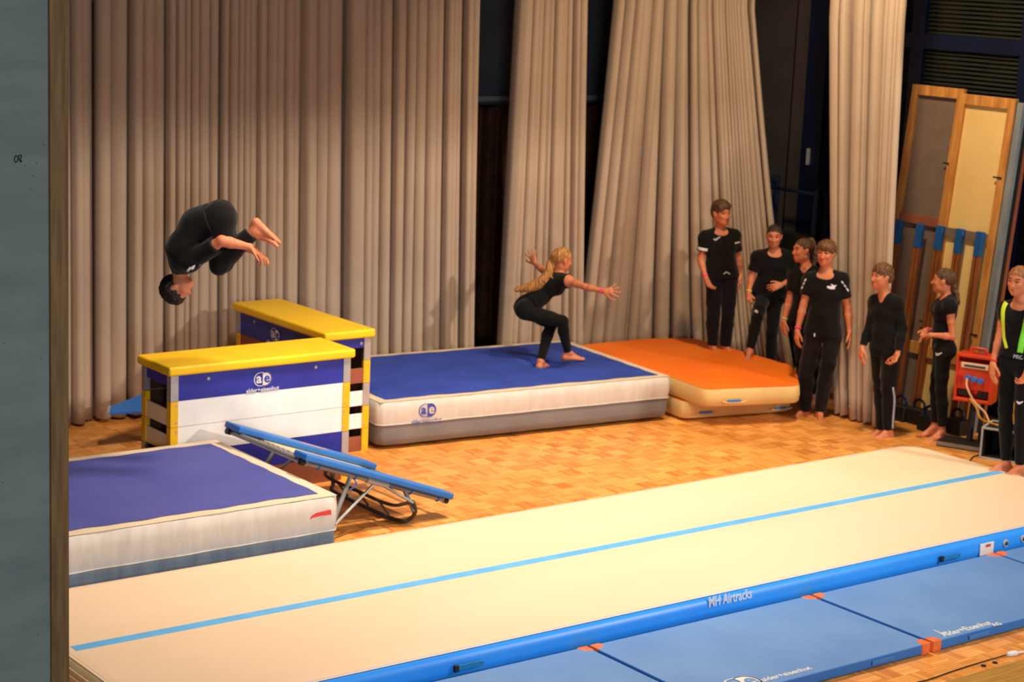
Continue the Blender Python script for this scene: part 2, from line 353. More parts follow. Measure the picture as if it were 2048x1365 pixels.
# ================================================================== curtains
def curtain(name, label, group, bot, top, z0, z1, folds, m='curtain_fabric', seed=1, nz=26, amp=.09, hem=True, cat='curtain'):
    """bot/top: polylines (x,y); folds: list of relative widths"""
    rnd = random.Random(seed)
    def along(poly, s):
        L = [math.dist(poly[i], poly[i+1]) for i in range(len(poly)-1)]; T = sum(L); d = s*T
        for i, l in enumerate(L):
            if d <= l or i == len(L)-1:
                t = d/l; a, b = poly[i], poly[i+1]
                return np.array([a[0]+(b[0]-a[0])*t, a[1]+(b[1]-a[1])*t]), nrm([b[0]-a[0], b[1]-a[1]])
            d -= l
    T = sum(folds); s0 = 0; cols = []
    for w_ in folds:
        Lm = sum(math.dist(bot[i], bot[i+1]) for i in range(len(bot)-1)); wm = w_/T*Lm; K = 18
        wob = rnd.uniform(-.006, .006); ph = rnd.uniform(0, 6)
        rec = 0 if rnd.random() < .6 else rnd.uniform(.4, 1.)*amp; A = max(.028, min(.075, wm*.5)*rnd.uniform(.8, 1.15)+amp*.14); fill = rnd.uniform(.38, .485); fl = rnd.uniform(.45, .95); tw = rnd.uniform(-.25, .25)
        for k in range(K+1):
            th = math.pi*(1.28-1.56*k/K)
            lx = .5+fill*math.cos(th)+.015*math.sin(3*th+ph)
            sn = math.sin(th); off = A*(sn*1.3 if sn < 0 else sn**fl)*(1+tw*math.cos(th))+.10*A*math.sin(2.5*th+ph)*min(1, wm/.12)-rec
            cols.append(((s0+w_*lx)/T, off, 0, wob, ph))
        s0 += w_
    v = []
    for j in range(nz+1):
        t = j/nz
        zz = z0+(z1-z0)*t
        for s, off, lean, wob, ph in cols:
            pb, tb = along(bot, s); pt, tt = along(top, s); e = min(1, t/.70)**.85
            p = pb*(1-e)+pt*e; tg = nrm(tb*(1-e)+tt*e); n = np.array([tg[1], -tg[0]])
            g = 1+.25*math.sin(t*2.2+ph)*.6
            q = p+n*off*g+tg*(lean+wob*math.sin(t*5+ph))
            v.append((q[0], q[1], zz+(.012*math.sin(ph+s*40) if j == 0 else 0)))
    nc = len(cols)
    f = [(j*nc+i, j*nc+i+1, (j+1)*nc+i+1, (j+1)*nc+i) for j in range(nz) for i in range(nc-1)]
    o = mesh_obj(name, v, f, m, smooth=True)
    sd = o.modifiers.new('thick', 'SOLIDIFY'); sd.thickness = .005; sd.offset = 1
    tag(o, label, cat, group)
    if hem:
        hv = []; z2 = z0+.11
        rows = []
        for zz, push in ((z2-.004, .0035), (z2+.004, .0035)):
            t = (zz-z0)/(z1-z0)
            for s, off, lean, wob, ph in cols:
                pb, tb = along(bot, s); pt, tt = along(top, s); e = min(1, t/.70)**.85
                p = pb*(1-e)+pt*e; tg = nrm(tb*(1-e)+tt*e); n = np.array([tg[1], -tg[0]])
                g = 1+.25*math.sin(t*2.2+ph)*.6
                q = p+n*(off*g+push)+tg*(lean+wob*math.sin(t*5+ph)); hv.append((q[0], q[1], zz))
        hf = [(i, i+1, nc+i+1, nc+i) for i in range(nc-1)]
        hm = mesh_obj('hem_stitching', hv, hf, MATS['dark_drape'] if 'dark' in m else MATS['curtain_fabric'], smooth=True)
        hm.parent = o
        sd = hm.modifiers.new('thick', 'SOLIDIFY'); sd.thickness = .003; sd.offset = 1
    return o
def pxx(x, Y): return float(gy(x, 400, Y)[0])
# fold boundaries of the long rear curtain, as widths read from left to right
fb = [100, 135, 158, 182, 206, 242, 262, 285, 310, 325, 340, 352, 366, 384, 396, 414, 428, 445, 456, 468, 486, 500, 520, 536, 556, 575, 600, 622, 650, 668, 700, 722, 742, 768, 792, 812, 838, 862, 884, 900, 916, 930, 944, 955]
fw = [b-a for a, b in zip(fb[:-1], fb[1:])]
YC = 16.0
xa = pxx(100, YC); xb = float(gy(948, 640, YC)[0]); xbt = float(gy(956, 0, YC)[0])
curtain('stage_curtain', 'long pleated beige curtain spanning the stage behind the vaulting boxes', 'beige stage curtains',
        [(xa, YC), (xb, YC)], [(xa, YC), (xbt, YC)], .03, 5.6, fw, seed=3, amp=.125)
curtain('stage_curtain', 'narrow beige curtain strip behind the crouching person with the long blond ponytail', 'beige stage curtains',
        [(float(gy(996, 680, YC)[0]), YC), (float(gy(1166, 680, YC)[0]), YC)], [(pxx(1021, YC), YC+.02), (float(gy(1172, 0, YC)[0]), YC+.02)], .03, 5.6,
        [1.3, .8, 1.1, .6, .7, .9, .5, .8, .6, 1., .7, .6, .9], seed=8, amp=.095)
# third curtain sweeps forward at its right foot
curtain('stage_curtain', 'wide beige curtain flaring out behind the upper orange crash mat', 'beige stage curtains',
        [(13.22, 15.95), (13.75, 16.0), (14.32, 15.72), (14.80, 15.25), (15.16, 14.66)],
        [(float(gy(1245, 0, 15.9)[0]), 15.9), (14.3, 15.85), (float(gy(1508, 0, 15.5)[0]), 15.5)], .03, 5.6,
        [1.2, 1.6, 1.1, 2.4, 1.3, 2.2, 1.8, 2.6, 1.4, 1.8, 1.1, .9, .7, .5, .55, .45, .5, .5, .6, .8, 1.0, .9], seed=5, amp=.12)
# side leg curtain
curtain('stage_curtain', 'narrow beige wing curtain hanging behind the two standing people on the right', 'beige stage curtains',
        [(14.03, 13.0), (14.06, 12.62), (13.99, 12.30)],
        [tuple(gx(1657, 0, 14.15)[:2]), (14.2, 13.1), tuple(gx(1810, 0, 14.15)[:2])], .03, 5.6,
        [1.5, 1.1, .7, 1.3, .6, .9, 1.0, .7, .5, .8, .6, .6], seed=11, amp=.085)
# dark drapes under the rail
rb = [(pxx(930, 17.2), 17.2), (pxx(1030, 17.2), 17.2)]
curtain('dark_drape', 'dark brown drape in the narrow gap right of the long rear curtain', 'dark rear drapes', rb, rb, .03, rz-.06, [1, .8, 1.1, .7, .9, 1.2], m='dark_drape', seed=2, amp=.05, hem=False, cat='curtain')
rb = [(pxx(1150, 17.2), 17.2), (pxx(1262, 17.2), 17.2)]
curtain('dark_drape', 'dark brown drape in the gap between the narrow and the wide beige curtains', 'dark rear drapes', rb, rb, .03, rz-.06, [1, .8, 1.1, .7, .9, 1.2], m='dark_drape', seed=4, amp=.05, hem=False, cat='curtain')

# ================================================================== air track
def airtrack():
    x0, x1, y0, y1, zt = 4.55, 13.24, 9.0, 11.29, .205
    t = thing('air_track', 'long inflated cream tumbling track with blue sides and a blue centre stripe', 'tumbling track', (8.9, 10.15, 0))
    def outline(ins, rc=.22, n=8):
        P = []
        for cx, cy, a0 in ((x1-ins-rc, y1-ins-rc, 0), (x0+ins+rc*.3, y1-ins-rc*.3, 90), (x0+ins+rc*.3, y0+ins+rc*.3, 180), (x1-ins-rc, y0+ins+rc, 270)):
            q = rc if cx > 8 else rc*.3
            for k in range(n+1):
                a = math.radians(a0+90*k/n); P.append((cx+q*math.cos(a), cy+q*math.sin(a)))
        return P
    prof = [(.0, .055), (-.0, .03)]
    rows = []
    for k in range(13):
        a = -math.pi/2+math.pi*k/12
        rows.append((.055-.062*math.cos(a), zt/2+(zt/2)*math.sin(a)*.98))
    v = []; f = []
    n = None
    for ins, z in rows:
        P = outline(ins)
        n = len(P); v += [(p[0], p[1], z) for p in P]
    for j in range(len(rows)-1):
        for i in range(n): f.append((j*n+i, j*n+(i+1) % n, (j+1)*n+(i+1) % n, (j+1)*n+i))
    f.append(tuple(range(n))[::-1])
    side = mesh_obj('side_wall', v, f, 'air_blue', t, smooth=True)
    side.data.materials.append(MATS['air_end'])
    # the left end is beige below the deck
    for p in side.data.polygons:
        c = p.center+Vector(world_loc(t))
        if c.x < x0+.08 and c.z > .06: p.material_index = 1
    P = outline(.062); bm = MB(); inner = [(p[0]*.0+p[0], p[1]) for p in P]
    P2 = outline(.10)
    P = outline(.033); vv = [(p[0], p[1], .2005) for p in P]+[(p[0], p[1], zt+.0015) for p in P2]
    deck = mesh_obj('deck', vv, [(i, (i+1) % n, n+(i+1) % n, n+i) for i in range(n)]+[tuple(range(n, 2*n))], 'air_cream', t)
    mb = MB()
    a = gz(135.6, 1301.6, zt); b = gz(1700, 1002, zt); ym = (a[1]+b[1])/2
    mb.bb(x0+.10, x1-.10, ym-.044, ym+.044, zt, zt+.003); mb.build('centre_stripe', 'air_stripe', t)
    mb = MB()
    for z in (.075, .12, .165): mb.tube([(x0-.008, y0+.2, z), (x0-.008, y1-.2, z)], .004, 6)
    mb.build('end_seam', 'air_cream', t)
    yf = y0-.008
    def on(x, y): p = gy(x, y, yf); return p
    for x, y in ((937, 1331), (1899, 1114)):
        p = gy(x, y, yf-.004); mb = MB(); mb.bb(p[0]-.095, p[0]+.095, yf-.02, yf-.012, p[2]-.018, p[2]+.018)
        mb.tube([(p[0]-.095, yf-.008, p[2]), (p[0]-.095, yf-.022, p[2])], .02, 8); mb.tube([(p[0]+.095, yf-.008, p[2]), (p[0]+.095, yf-.022, p[2])], .016, 8)
        h = mb.build('carry_handle', 'handle_teal', t, bevel=.003)
        mb = MB(); mb.bb(p[0]-.115, p[0]-.085, yf-.028, yf-.006, p[2]-.022, p[2]+.022); mb.build('handle_mount', 'black_plastic', h, bevel=.003)
    p = gy(1972, 1098, yf); mb = MB(); mb.box((p[0], yf-.006, p[2]), .155, .008, .095); lb = mb.build('care_label', 'white_plastic', t, bevel=.002)
    mb = MB(); mb.box((p[0]+.01, yf-.0115, p[2]+.026), .055, .002, .02); mb.build('label_print', 'red_strap', lb)
    for x, y in ((2011, 1087), (2046, 1078)):
        p = gy(x, y, yf); mb = MB(); mb.disc((p[0], yf+.004, p[2]), (0, -1, 0), .03, .012); vv = mb.build('air_valve', 'rail_paint', t, bevel=.003)
        mb = MB(); mb.disc((p[0], yf-.008, p[2]), (0, -1, 0), .014, .01); mb.build('valve_cap', 'dark_steel', vv, bevel=.002)
    p = gy(1417, 1212, yf); q = gy(1503, 1192, yf)
    tx = text('lettering', 'MH Airtracks', .098, (p[0], yf-.002, p[2]-.012), (1, 0, 0), (0, .17, 1), 'white_plastic', t, False, .12, .001, .74)
    sx = (q[0]-p[0])/.60
    return t
airtrack()

# ================================================================== thin blue gym mats along the front
def gym_mat(x0, x1, y0, y1, label, first=None):
    t = thing('gym_mat', label, 'gym mat', ((x0+x1)/2, y0, 0), 'thin blue gym mats beside the tumbling track')
    mb = MB(); mb.bb(x0, x1, y0, y1, .005, .078)
    cv = mb.build('mat_cover', 'gym_mat_blue', t, bevel=.012); cv.data.materials.append(MATS['gym_mat_side'])
    for p in cv.data.polygons:
        if abs(p.normal.z) < .5: p.material_index = 1
    for cx, sx in ((x0, 1), (x1, -1)):
        for cy, sy in ((y0, 1), (y1, -1)):
            mb = MB(); e = .003; a = .082
            P = [(0, 0), (a, 0), (a*1.0, a*.35), (a*.85, a*.75), (a*.6, a*.95), (0, a)]
            P = [(cx-sx*e+sx*q[0], cy-sy*e+sy*q[1]) for q in P]
            mb.prism(P if sx*sy > 0 else P[::-1], .002, .0815)
            co = mb.build('leather_corner', 'corner_leather', t, bevel=.008)
            if cy == y0:
                mb = MB(); mb.disc((cx+sx*.03, cy-.003, .06), (0, -1, 0), .006, .004, 10); mb.build('rivet', 'silver_metal', co)
    for hx in ((x0+.45), (x1-.45)):
        mb = MB(); mb.box((hx, y0-.006, .042), .2, .006, .03); mb.build('carry_handle', 'strap_blue', t, bevel=.002)
    return t
YA, YB = 7.86, 8.955
g1 = gym_mat(5.62, 7.565, YA, YB, 'blue gym mat leftmost of the row, cut by the bottom edge of the photo')
g2 = gym_mat(7.595, 9.565, YA, YB, 'blue gym mat with a round white emblem near its front edge')
g3 = gym_mat(9.60, 11.535, YA, YB, 'blue gym mat with slanting white lettering near its front left corner')
g4 = gym_mat(11.565, 13.5, YA, YB, 'blue gym mat at the far right end of the row below the valves')
e = gz(1475, 1362, .0795); emblem(g2, (e[0], e[1]-.05, .0795), (1, 0, 0), (0, 1, 0), .185, 'white_plastic', 'gym_mat_blue')
e = gz(1520, 1357, .0795); text('lettering', 'alder+eisenhut', .07, (e[0]-.02, e[1]-.055, .0795), (1, 0, 0), (0, 1, 0), 'white_plastic', g2, False, 0, .001)
e = gz(1889, 1271, .0795); text('lettering', 'Alder+Eisenhut', .092, (e[0]-.02, e[1]-.02, .0795), (1, 0, 0), (0, 1, 0), 'white_plastic', g3, False, .1, .0012, .85)
e2 = gz(1958, 1254, .0795); text('lettering', 'AG', .06, (e2[0]+.1, e2[1]-.05, .0795), (1, 0, 0), (0, 1, 0), 'white_plastic', g3, False, 0, .001)
mb = MB(); mb.tube([gz(1867, 1261, .081), gz(1882, 1268, .081), gz(1893, 1266, .081)], [.003, .007, .006], 6); mb.build('lettering', 'white_plastic', g3)

# ================================================================== landing mats
def landing_mat(cx, cy, L, W, z0, z1, ang, name, label, mtop, mside, mlow, border, wav, group, dents=()):
    t = thing(name, label, 'landing mat', (cx, cy, z0), group)
    ca, sa = math.cos(ang), math.sin(ang)
    def w2(u, v): return (cx+u*ca-v*sa, cy+u*sa+v*ca)
    rnd = random.Random(int(cx*100)); ph = [rnd.uniform(0, 6) for _ in range(8)]
    def wob(d): return wav*(math.sin(d*7+ph[0])*.5+math.sin(d*16+ph[1])*.5)
    zs = z0+(z1-z0)*.5
    def dz(x, y): return -sum(h*math.exp(-((x-a)**2+(y-b)**2)/(r*r)) for a, b, r, h in dents)
    # side band (upper)
    def ring(z, grow, nn=48, rc=.05):
        P = []; hx, hy = L/2+grow, W/2+grow
        per = []
        def seg(a, b, n):
            for k in range(n): per.append((a[0]+(b[0]-a[0])*k/n, a[1]+(b[1]-a[1])*k/n))
        c_ = [(-hx+rc, -hy), (hx-rc, -hy), (hx, -hy+rc), (hx, hy-rc), (hx-rc, hy), (-hx+rc, hy), (-hx, hy-rc), (-hx, -hy+rc)]
        ns = [nn, 4, int(nn*.6), 4, nn, 4, int(nn*.6), 4]
        for i in range(8): seg(c_[i], c_[(i+1) % 8], ns[i])
        out = []
        for i, (u, v) in enumerate(per):
            d = i/len(per)*2*(L+W)
            s_ = 1+wob(d+z)*.5/L
            x, y = w2(u*s_, v*s_+wob(d)*.5); out.append((x, y, z))
        return out
    def band(rows, name_, m):
        v = []; n = None
        for r in rows: v += r; n = len(r)
        f = [(j*n+i, j*n+(i+1) % n, (j+1)*n+(i+1) % n, (j+1)*n+i) for j in range(len(rows)-1) for i in range(n)]
        return v, f, n
    h = z1-z0
    v, f, n = band([ring(zs-.004, .004), ring(zs+h*.12, .012), ring(zs+h*.3, .012), ring(z1-.02, .004), ring(z1-.004, -.012)], 'a', 0)
    # top cap with slight sag towards the rim
    N1, N2 = 60, 40; base = len(v)
    up = mesh_obj('side_panel', v, f, mside, t, smooth=True)
    v, f, n = band([ring(z0+.006, -.03), ring(z0+.02, -.006), ring(z0+h*.2, .004), ring(zs-.03, .002), ring(zs, 0)], 'b', 0)
    f.append(tuple(range(n))[::-1])
    lo = mesh_obj('base_panel', v, f, mlow, t, smooth=True)
    mb = MB(); mb.tube([p for p in ring(zs-.002, .010)], .005, 6, closed=True); mb.build('piping', mside, t, smooth=True)
    def grid(ins, zz, nm, m):
        hx, hy = L/2-ins, W/2-ins; v = []; 
        for j in range(N2+1):
            for i in range(N1+1):
                u = -hx+2*hx*i/N1; q = -hy+2*hy*j/N2
                ed = min(1, 8*min(i/N1, 1-i/N1, j/N2, 1-j/N2))
                if ins > .02:
                    if j in (0, N2): q += .012*math.sin(u*22+ph[2])*.5+.008*math.sin(u*9+ph[4])
                    if i in (0, N1): u += .010*math.sin(q*20+ph[3])*.5
                x, y = w2(u, q); v.append((x, y, zz+.006*math.sin(u*4+ph[5])*math.sin(q*5+ph[6])*ed+dz(x, y)))
        f = [(j*(N1+1)+i, j*(N1+1)+i+1, (j+1)*(N1+1)+i+1, (j+1)*(N1+1)+i) for j in range(N2) for i in range(N1)]
        return mesh_obj(nm, v, f, m, t, smooth=True)
    grid(.010, z1, 'top_border', 'mat_cream_vinyl')
    if border: grid(border, z1+.004, 'top_panel', mtop)
    return t, w2
A2 = math.radians(-5.6)
cxm, cym = 9.22+1.6*math.cos(A2)+.95*math.sin(-A2), 13.91+1.6*math.sin(A2)+.95*math.cos(A2)
lm2, w2b = landing_mat(cxm, cym, 3.17, 1.88, .03, .436, A2, 'landing_mat', 'blue-topped landing mat with white rim behind the vaulting boxes, under the crouching person',
                       'mat_blue_fabric', 'mat_white_vinyl', 'mat_grey_vinyl', .10, .012, 'thick blue-topped landing mats', dents=((11.66, 14.66, .15, .13), (12.0, 14.72, .16, .035)))
lm1, w1b = landing_mat(7.24-1.6, 12.315, 3.2, 1.83, .0, .50, 0, 'landing_mat', 'blue-topped landing mat with red strap at its front right corner, nearest the wall',
                       'mat_violet_blue', 'mat_white_vinyl', 'mat_steel_vinyl', .11, .014, 'thick blue-topped landing mats')
mb = MB(); a = [gy(x, y, 11.385) for x, y in ((613, 1047), (618, 1036), (632, 1027), (662, 1020), (663, 1030), (640, 1033), (624, 1037))]
v = [p for p in a]+[p+np.array([0, .01, 0]) for p in a]; k = len(a)
mb.add(v, [tuple(range(k)), tuple(range(k, 2*k))[::-1]]+[(i, (i+1) % k, k+(i+1) % k, k+i) for i in range(k)]); mb.build('red_strap', 'red_strap', lm1)
for u, b_ in ((.0, 0), (.6, 0)): pass
mb = MB(); mb.box((7.258, 11.6, .36), .01, .05, .16); mb.build('blue_tag', 'strap_blue', lm1)
# emblem on the front of the rear landing mat
ax2 = (math.cos(A2), math.sin(A2), 0)
def front2(x, y, o=.016):        # point on the front face of the rear mat
    n = np.array([-math.sin(A2), math.cos(A2), 0]); c_ = np.array([*w2b(0, -.94-o), 0]); d = ray(x, y); tt = ((c_-O0)@n)/(d@n); return O0+d*tt
emblem(lm2, front2(855, 821), ax2, (0, 0, 1), .125, 'print_blue', 'mat_white_vinyl')
text('lettering', 'alder+eisenhut', .052, front2(853, 846), ax2, (0, 0, 1), 'print_blue', lm2, True)
mb = MB(); p = front2(757, 885); 
for u in (-1.3, 0, 1.3):
    x, y = w2b(u, 0); mb = MB(); mb.box((x, y, .015), .12, 1.6, .03, (np.array(ax2), np.array([-ax2[1], ax2[0], 0]), ZU)); mb.build('base_runner', 'red_strap', lm2)

# orange mats
def orange_mat(poly, z0, z1, name, label, sag=.0, tabs=(), seed=1):
    c = np.mean(np.array(poly), 0); t = thing(name, label, 'landing mat', (c[0], c[1], z0), 'orange-topped crash mats stacked at the curtain')
    # rounded outline
    P = []; n = len(poly)
    for i in range(n):
        a, b, d = np.array(poly[i-1]), np.array(poly[i]), np.array(poly[(i+1) % n]); r = .09
        p0 = b+nrm(a-b)*r; p1 = b+nrm(d-b)*r
        for k in range(6):
            s = k/5; P.append((1-s)**2*p0+2*s*(1-s)*b+s*s*p1)
        L = np.linalg.norm(d-b); m_ = int(L/.12)
        q0 = b+nrm(d-b)*r; q1 = d+nrm(b-d)*r
        for k in range(1, m_): P.append(q0+(q1-q0)*k/m_)
    P = np.array(P); k = len(P); cc = P.mean(0); h = z1-z0
    def zt(p): e = np.linalg.norm(p-cc); return z1-sag*max(0, (e-.75))**1.6
    rows = []
    for g, zz in ((-.02, z0+.004), (.0, z0+.02), (.012, z0+h*.5), (.0, z1-.018), (-.015, z1)):
        rows.append([(*(p+nrm(p-cc)*g), zz+(zt(p)-z1)*((zz-z0)/h)) for p in P])
    v = [q for r in rows for q in r]; f = [(j*k+i, j*k+(i+1) % k, (j+1)*k+(i+1) % k, (j+1)*k+i) for j in range(4) for i in range(k)]
    f.append(tuple(range(k))[::-1])
    mesh_obj('side_panel', v, f, 'buff_vinyl', t, smooth=True)
    v = []; R = 12
    for j in range(R+1):
        s = 1-j/R
        for p in P:
            q = cc+(p+nrm(p-cc)*(-.013)-cc)*s; v.append((*q, zt(q)+.003+(.008*math.sin(q[0]*5+seed)*math.sin(q[1]*4) if 0 < j else 0)))
    f = [(j*k+i, j*k+(i+1) % k, (j+1)*k+(i+1) % k, (j+1)*k+i) for j in range(R) for i in range(k)]
    mesh_obj('top_panel', v, f, 'orange_vinyl', t, smooth=True)
    for tb in tabs:
        (x, y), ang, hz = tb
        mb = MB(); ax = np.array([math.cos(ang), math.sin(ang), 0]); mb.box((x, y, hz), .14, .012, .028, (ax, np.array([-ax[1], ax[0], 0]), ZU)); mb.build('blue_tab', 'strap_blue', t, bevel=.002)
        mb = MB(); mb.tube(bez([np.array([x, y, hz])-ax*.13, np.array([x, y, hz-.012])-ax*.08, np.array([x, y, hz-.012])+ax*.08, np.array([x, y, hz])+ax*.13], 4), .008, 6); mb.build('carry_handle', 'buff_vinyl', t)
    return t
lo_poly = [(12.47, 13.49), (13.70, 13.24), (14.04, 15.1), (12.74, 15.4)]
aL = math.atan2(-.25, 1.23)
def onl(poly, x, y, o=.014):
    a, b = np.array(poly[0]), np.array(poly[1]); tdir = nrm(b-a); n = np.array([tdir[1], -tdir[0]]); c_ = np.array([*(a+n*o), 0]); n3 = np.array([*n, 0]); d = ray(x, y); return O0+d*(((c_-O0)@n3)/(d@n3))
def tabs_for(poly, pts):
    a, b = np.array(poly[0]), np.array(poly[1]); ang = math.atan2(b[1]-a[1], b[0]-a[0]); out = []
    for x, y in pts: p = onl(poly, x, y, .018); out.append(((p[0], p[1]), ang, p[2]))
    return out
orange_mat(lo_poly, .02, .195, 'crash_mat', 'lower orange-topped buff mat almost hidden under the upper one', 0, tabs_for(lo_poly, [(1412, 826), (1562, 817)]))
up_poly = [(12.47, 13.20), (13.44, 12.91), (13.86, 13.36), (14.05, 13.64), (14.12, 15.15), (13.66, 15.38), (12.66, 15.44)]
orange_mat(up_poly, .20, .385, 'crash_mat', 'upper orange-topped buff crash mat where the person with a white sleeve band stands', .03, tabs_for(up_poly, [(1469, 803)]))

# ================================================================== vaulting boxes
def vaulting_box(x0, x1, y0, y1, H, longx, label, mark):
    t = thing('vaulting_box', label, 'vaulting box', ((x0+x1)/2, (y0+y1)/2, 0), 'yellow-topped vaulting boxes')
    cols = ['brown_board', 'blue_board', 'white_board', 'white_board', 'blue_board']      # from the floor up
    post = ['yellow_post', 'silver_metal', 'yellow_post', 'yellow_post', 'silver_metal']
    if mark == 2:
        cols = ['brown_board', 'white_board', 'white_board', 'brown_board', 'blue_board']; post = ['yellow_post', 'yellow_post', 'silver_metal', 'yellow_post', 'silver_metal']
    hp = .075; hs = (H-hp)/5; T = .022; g = .004
    for k in range(5):
        z0, z1 = k*hs+(0 if k == 0 else g/2), (k+1)*hs-g/2
        sec = MB()
        sec.bb(x0+.0, x1-.0, y0+.004, y0+T, z0, z1) if longx else sec.bb(x0+.004, x0+T, y0, y1, z0, z1)
        sec.bb(x0+.0, x1-.0, y1-T, y1-.004, z0, z1) if longx else sec.bb(x1-T, x1-.004, y0, y1, z0, z1)
        so = sec.build('box_section', cols[k], t)
        so.data.materials.append(MATS['inner_shade']); wl = world_loc(so)
        for pf in so.data.polygons:
            c9 = np.array(pf.center)+wl-np.array([(x0+x1)/2, (y0+y1)/2, 0]); n9 = np.array(pf.normal)
            if abs(n9[2]) < .5 and (c9[1]*n9[1] < 0 if longx else c9[0]*n9[0] < 0): pf.material_index = 1
        ec = {'white_board': 'cream_board' if mark == 1 else 'white_board'}.get(cols[k], cols[k])
        zt = z0+(z1-z0)*(.66 if k < 4 else .70)
        for a in (0, 1):
            e = MB()
            if k < 4: za, zb = z0, zt
            else: za, zb = z1-.09, z1
            if longx: xx = x0+.004 if a == 0 else x1-T-.0; e.bb(xx, xx+T-.004, y0+T, y1-T, za, zb)
            else: yy = y0+.004 if a == 0 else y1-T; e.bb(x0+T, x1-T, yy, yy+T-.004, za, zb)
            e.build('end_board', ec, so, bevel=.003)
        for cx, sx in ((x0, 1), (x1, -1)):
            for cy, sy in ((y0, 1), (y1, -1)):
                p = MB(); a = .062
                p.bb(min(cx-sx*.004, cx+sx*a), max(cx-sx*.004, cx+sx*a), min(cy-sy*.004, cy+sy*.004), max(cy-sy*.004, cy+sy*.004), z0, z1)
                p.bb(min(cx-sx*.004, cx+sx*.004), max(cx-sx*.004, cx+sx*.004), min(cy, cy+sy*a), max(cy, cy+sy*a), z0, z1)
                p.bb(min(cx, cx+sx*.045), max(cx, cx+sx*.045), min(cy, cy+sy*.045), max(cy, cy+sy*.045), z0+.002, z1-.002)
                p.cur = 1
                for zz in (z0+.035, z1-.035):
                    p.disc((cx+sx*.045, cy-sy*.004, zz), (0, -sy, 0), .008, .003, 10); p.disc((cx-sx*.004, cy+sy*.045, zz), (-sx, 0, 0), .008, .003, 10)
                p.build('corner_post', post[k], so, mats=['silver_metal'])
        if k == 4:
            bl = [((x0+(x1-x0)*u, y0+.004, z1-.05), (0, -1, 0)) for u in (.2, .8)] if longx else [((x0+.004, y0+(y1-y0)*u, z1-.05), (-1, 0, 0)) for u in (.2, .8)]+[((x1-.09, y0+.004, z1-.05), (0, -1, 0))]
            for c9, n9 in bl:
                q = MB(); q.disc(c9, n9, .013, .004); q.build('bolt_head', 'silver_metal', so)
            if longx: c_ = ((x0+x1)/2-.005, y0-.0, z1-.10); ax = (1, 0, 0)
            else: c_ = (x0-.0, (y0+y1)/2+.08, z1-.10); ax = (0, -1, 0)
            emblem(so, c_, ax, (0, 0, 1), .115, 'print_white', 'blue_board')
            n_ = np.cross(np.array(ax, float), ZU)
            text('lettering', 'alder+eisenhut', .050, np.array(c_)+n_*.003-ZU*.102, ax, (0, 0, 1), 'print_white', so, True, 0, .0008)
    pd = MB(); o_ = .035; pd.bb(x0-o_, x1+o_, y0-o_, y1+o_, H-hp, H)
    pad = pd.build('top_pad', 'yellow_vinyl', t, bevel=.02, seg=4)
    sm = MB(); sm.tube([(x0-o_-.001, y0-o_-.001, H-.014), (x1+o_+.001, y0-o_-.001, H-.014), (x1+o_+.001, y1+o_+.001, H-.014), (x0-o_-.001, y1+o_+.001, H-.014)], .004, 6, closed=True)
    return t
vaulting_box(float(gy(345, 850, 13.26)[0])-.01, float(gy(698, 850, 13.26)[0]), 13.27, 13.76, 1.115, True, 'front vaulting box set crosswise, with two white board tiers and a yellow top', 1)
vaulting_box(8.72, 9.17, 14.0, 15.57, 1.10, False, 'rear vaulting box standing lengthwise behind the first, yellow top with a white and brown end', 2)

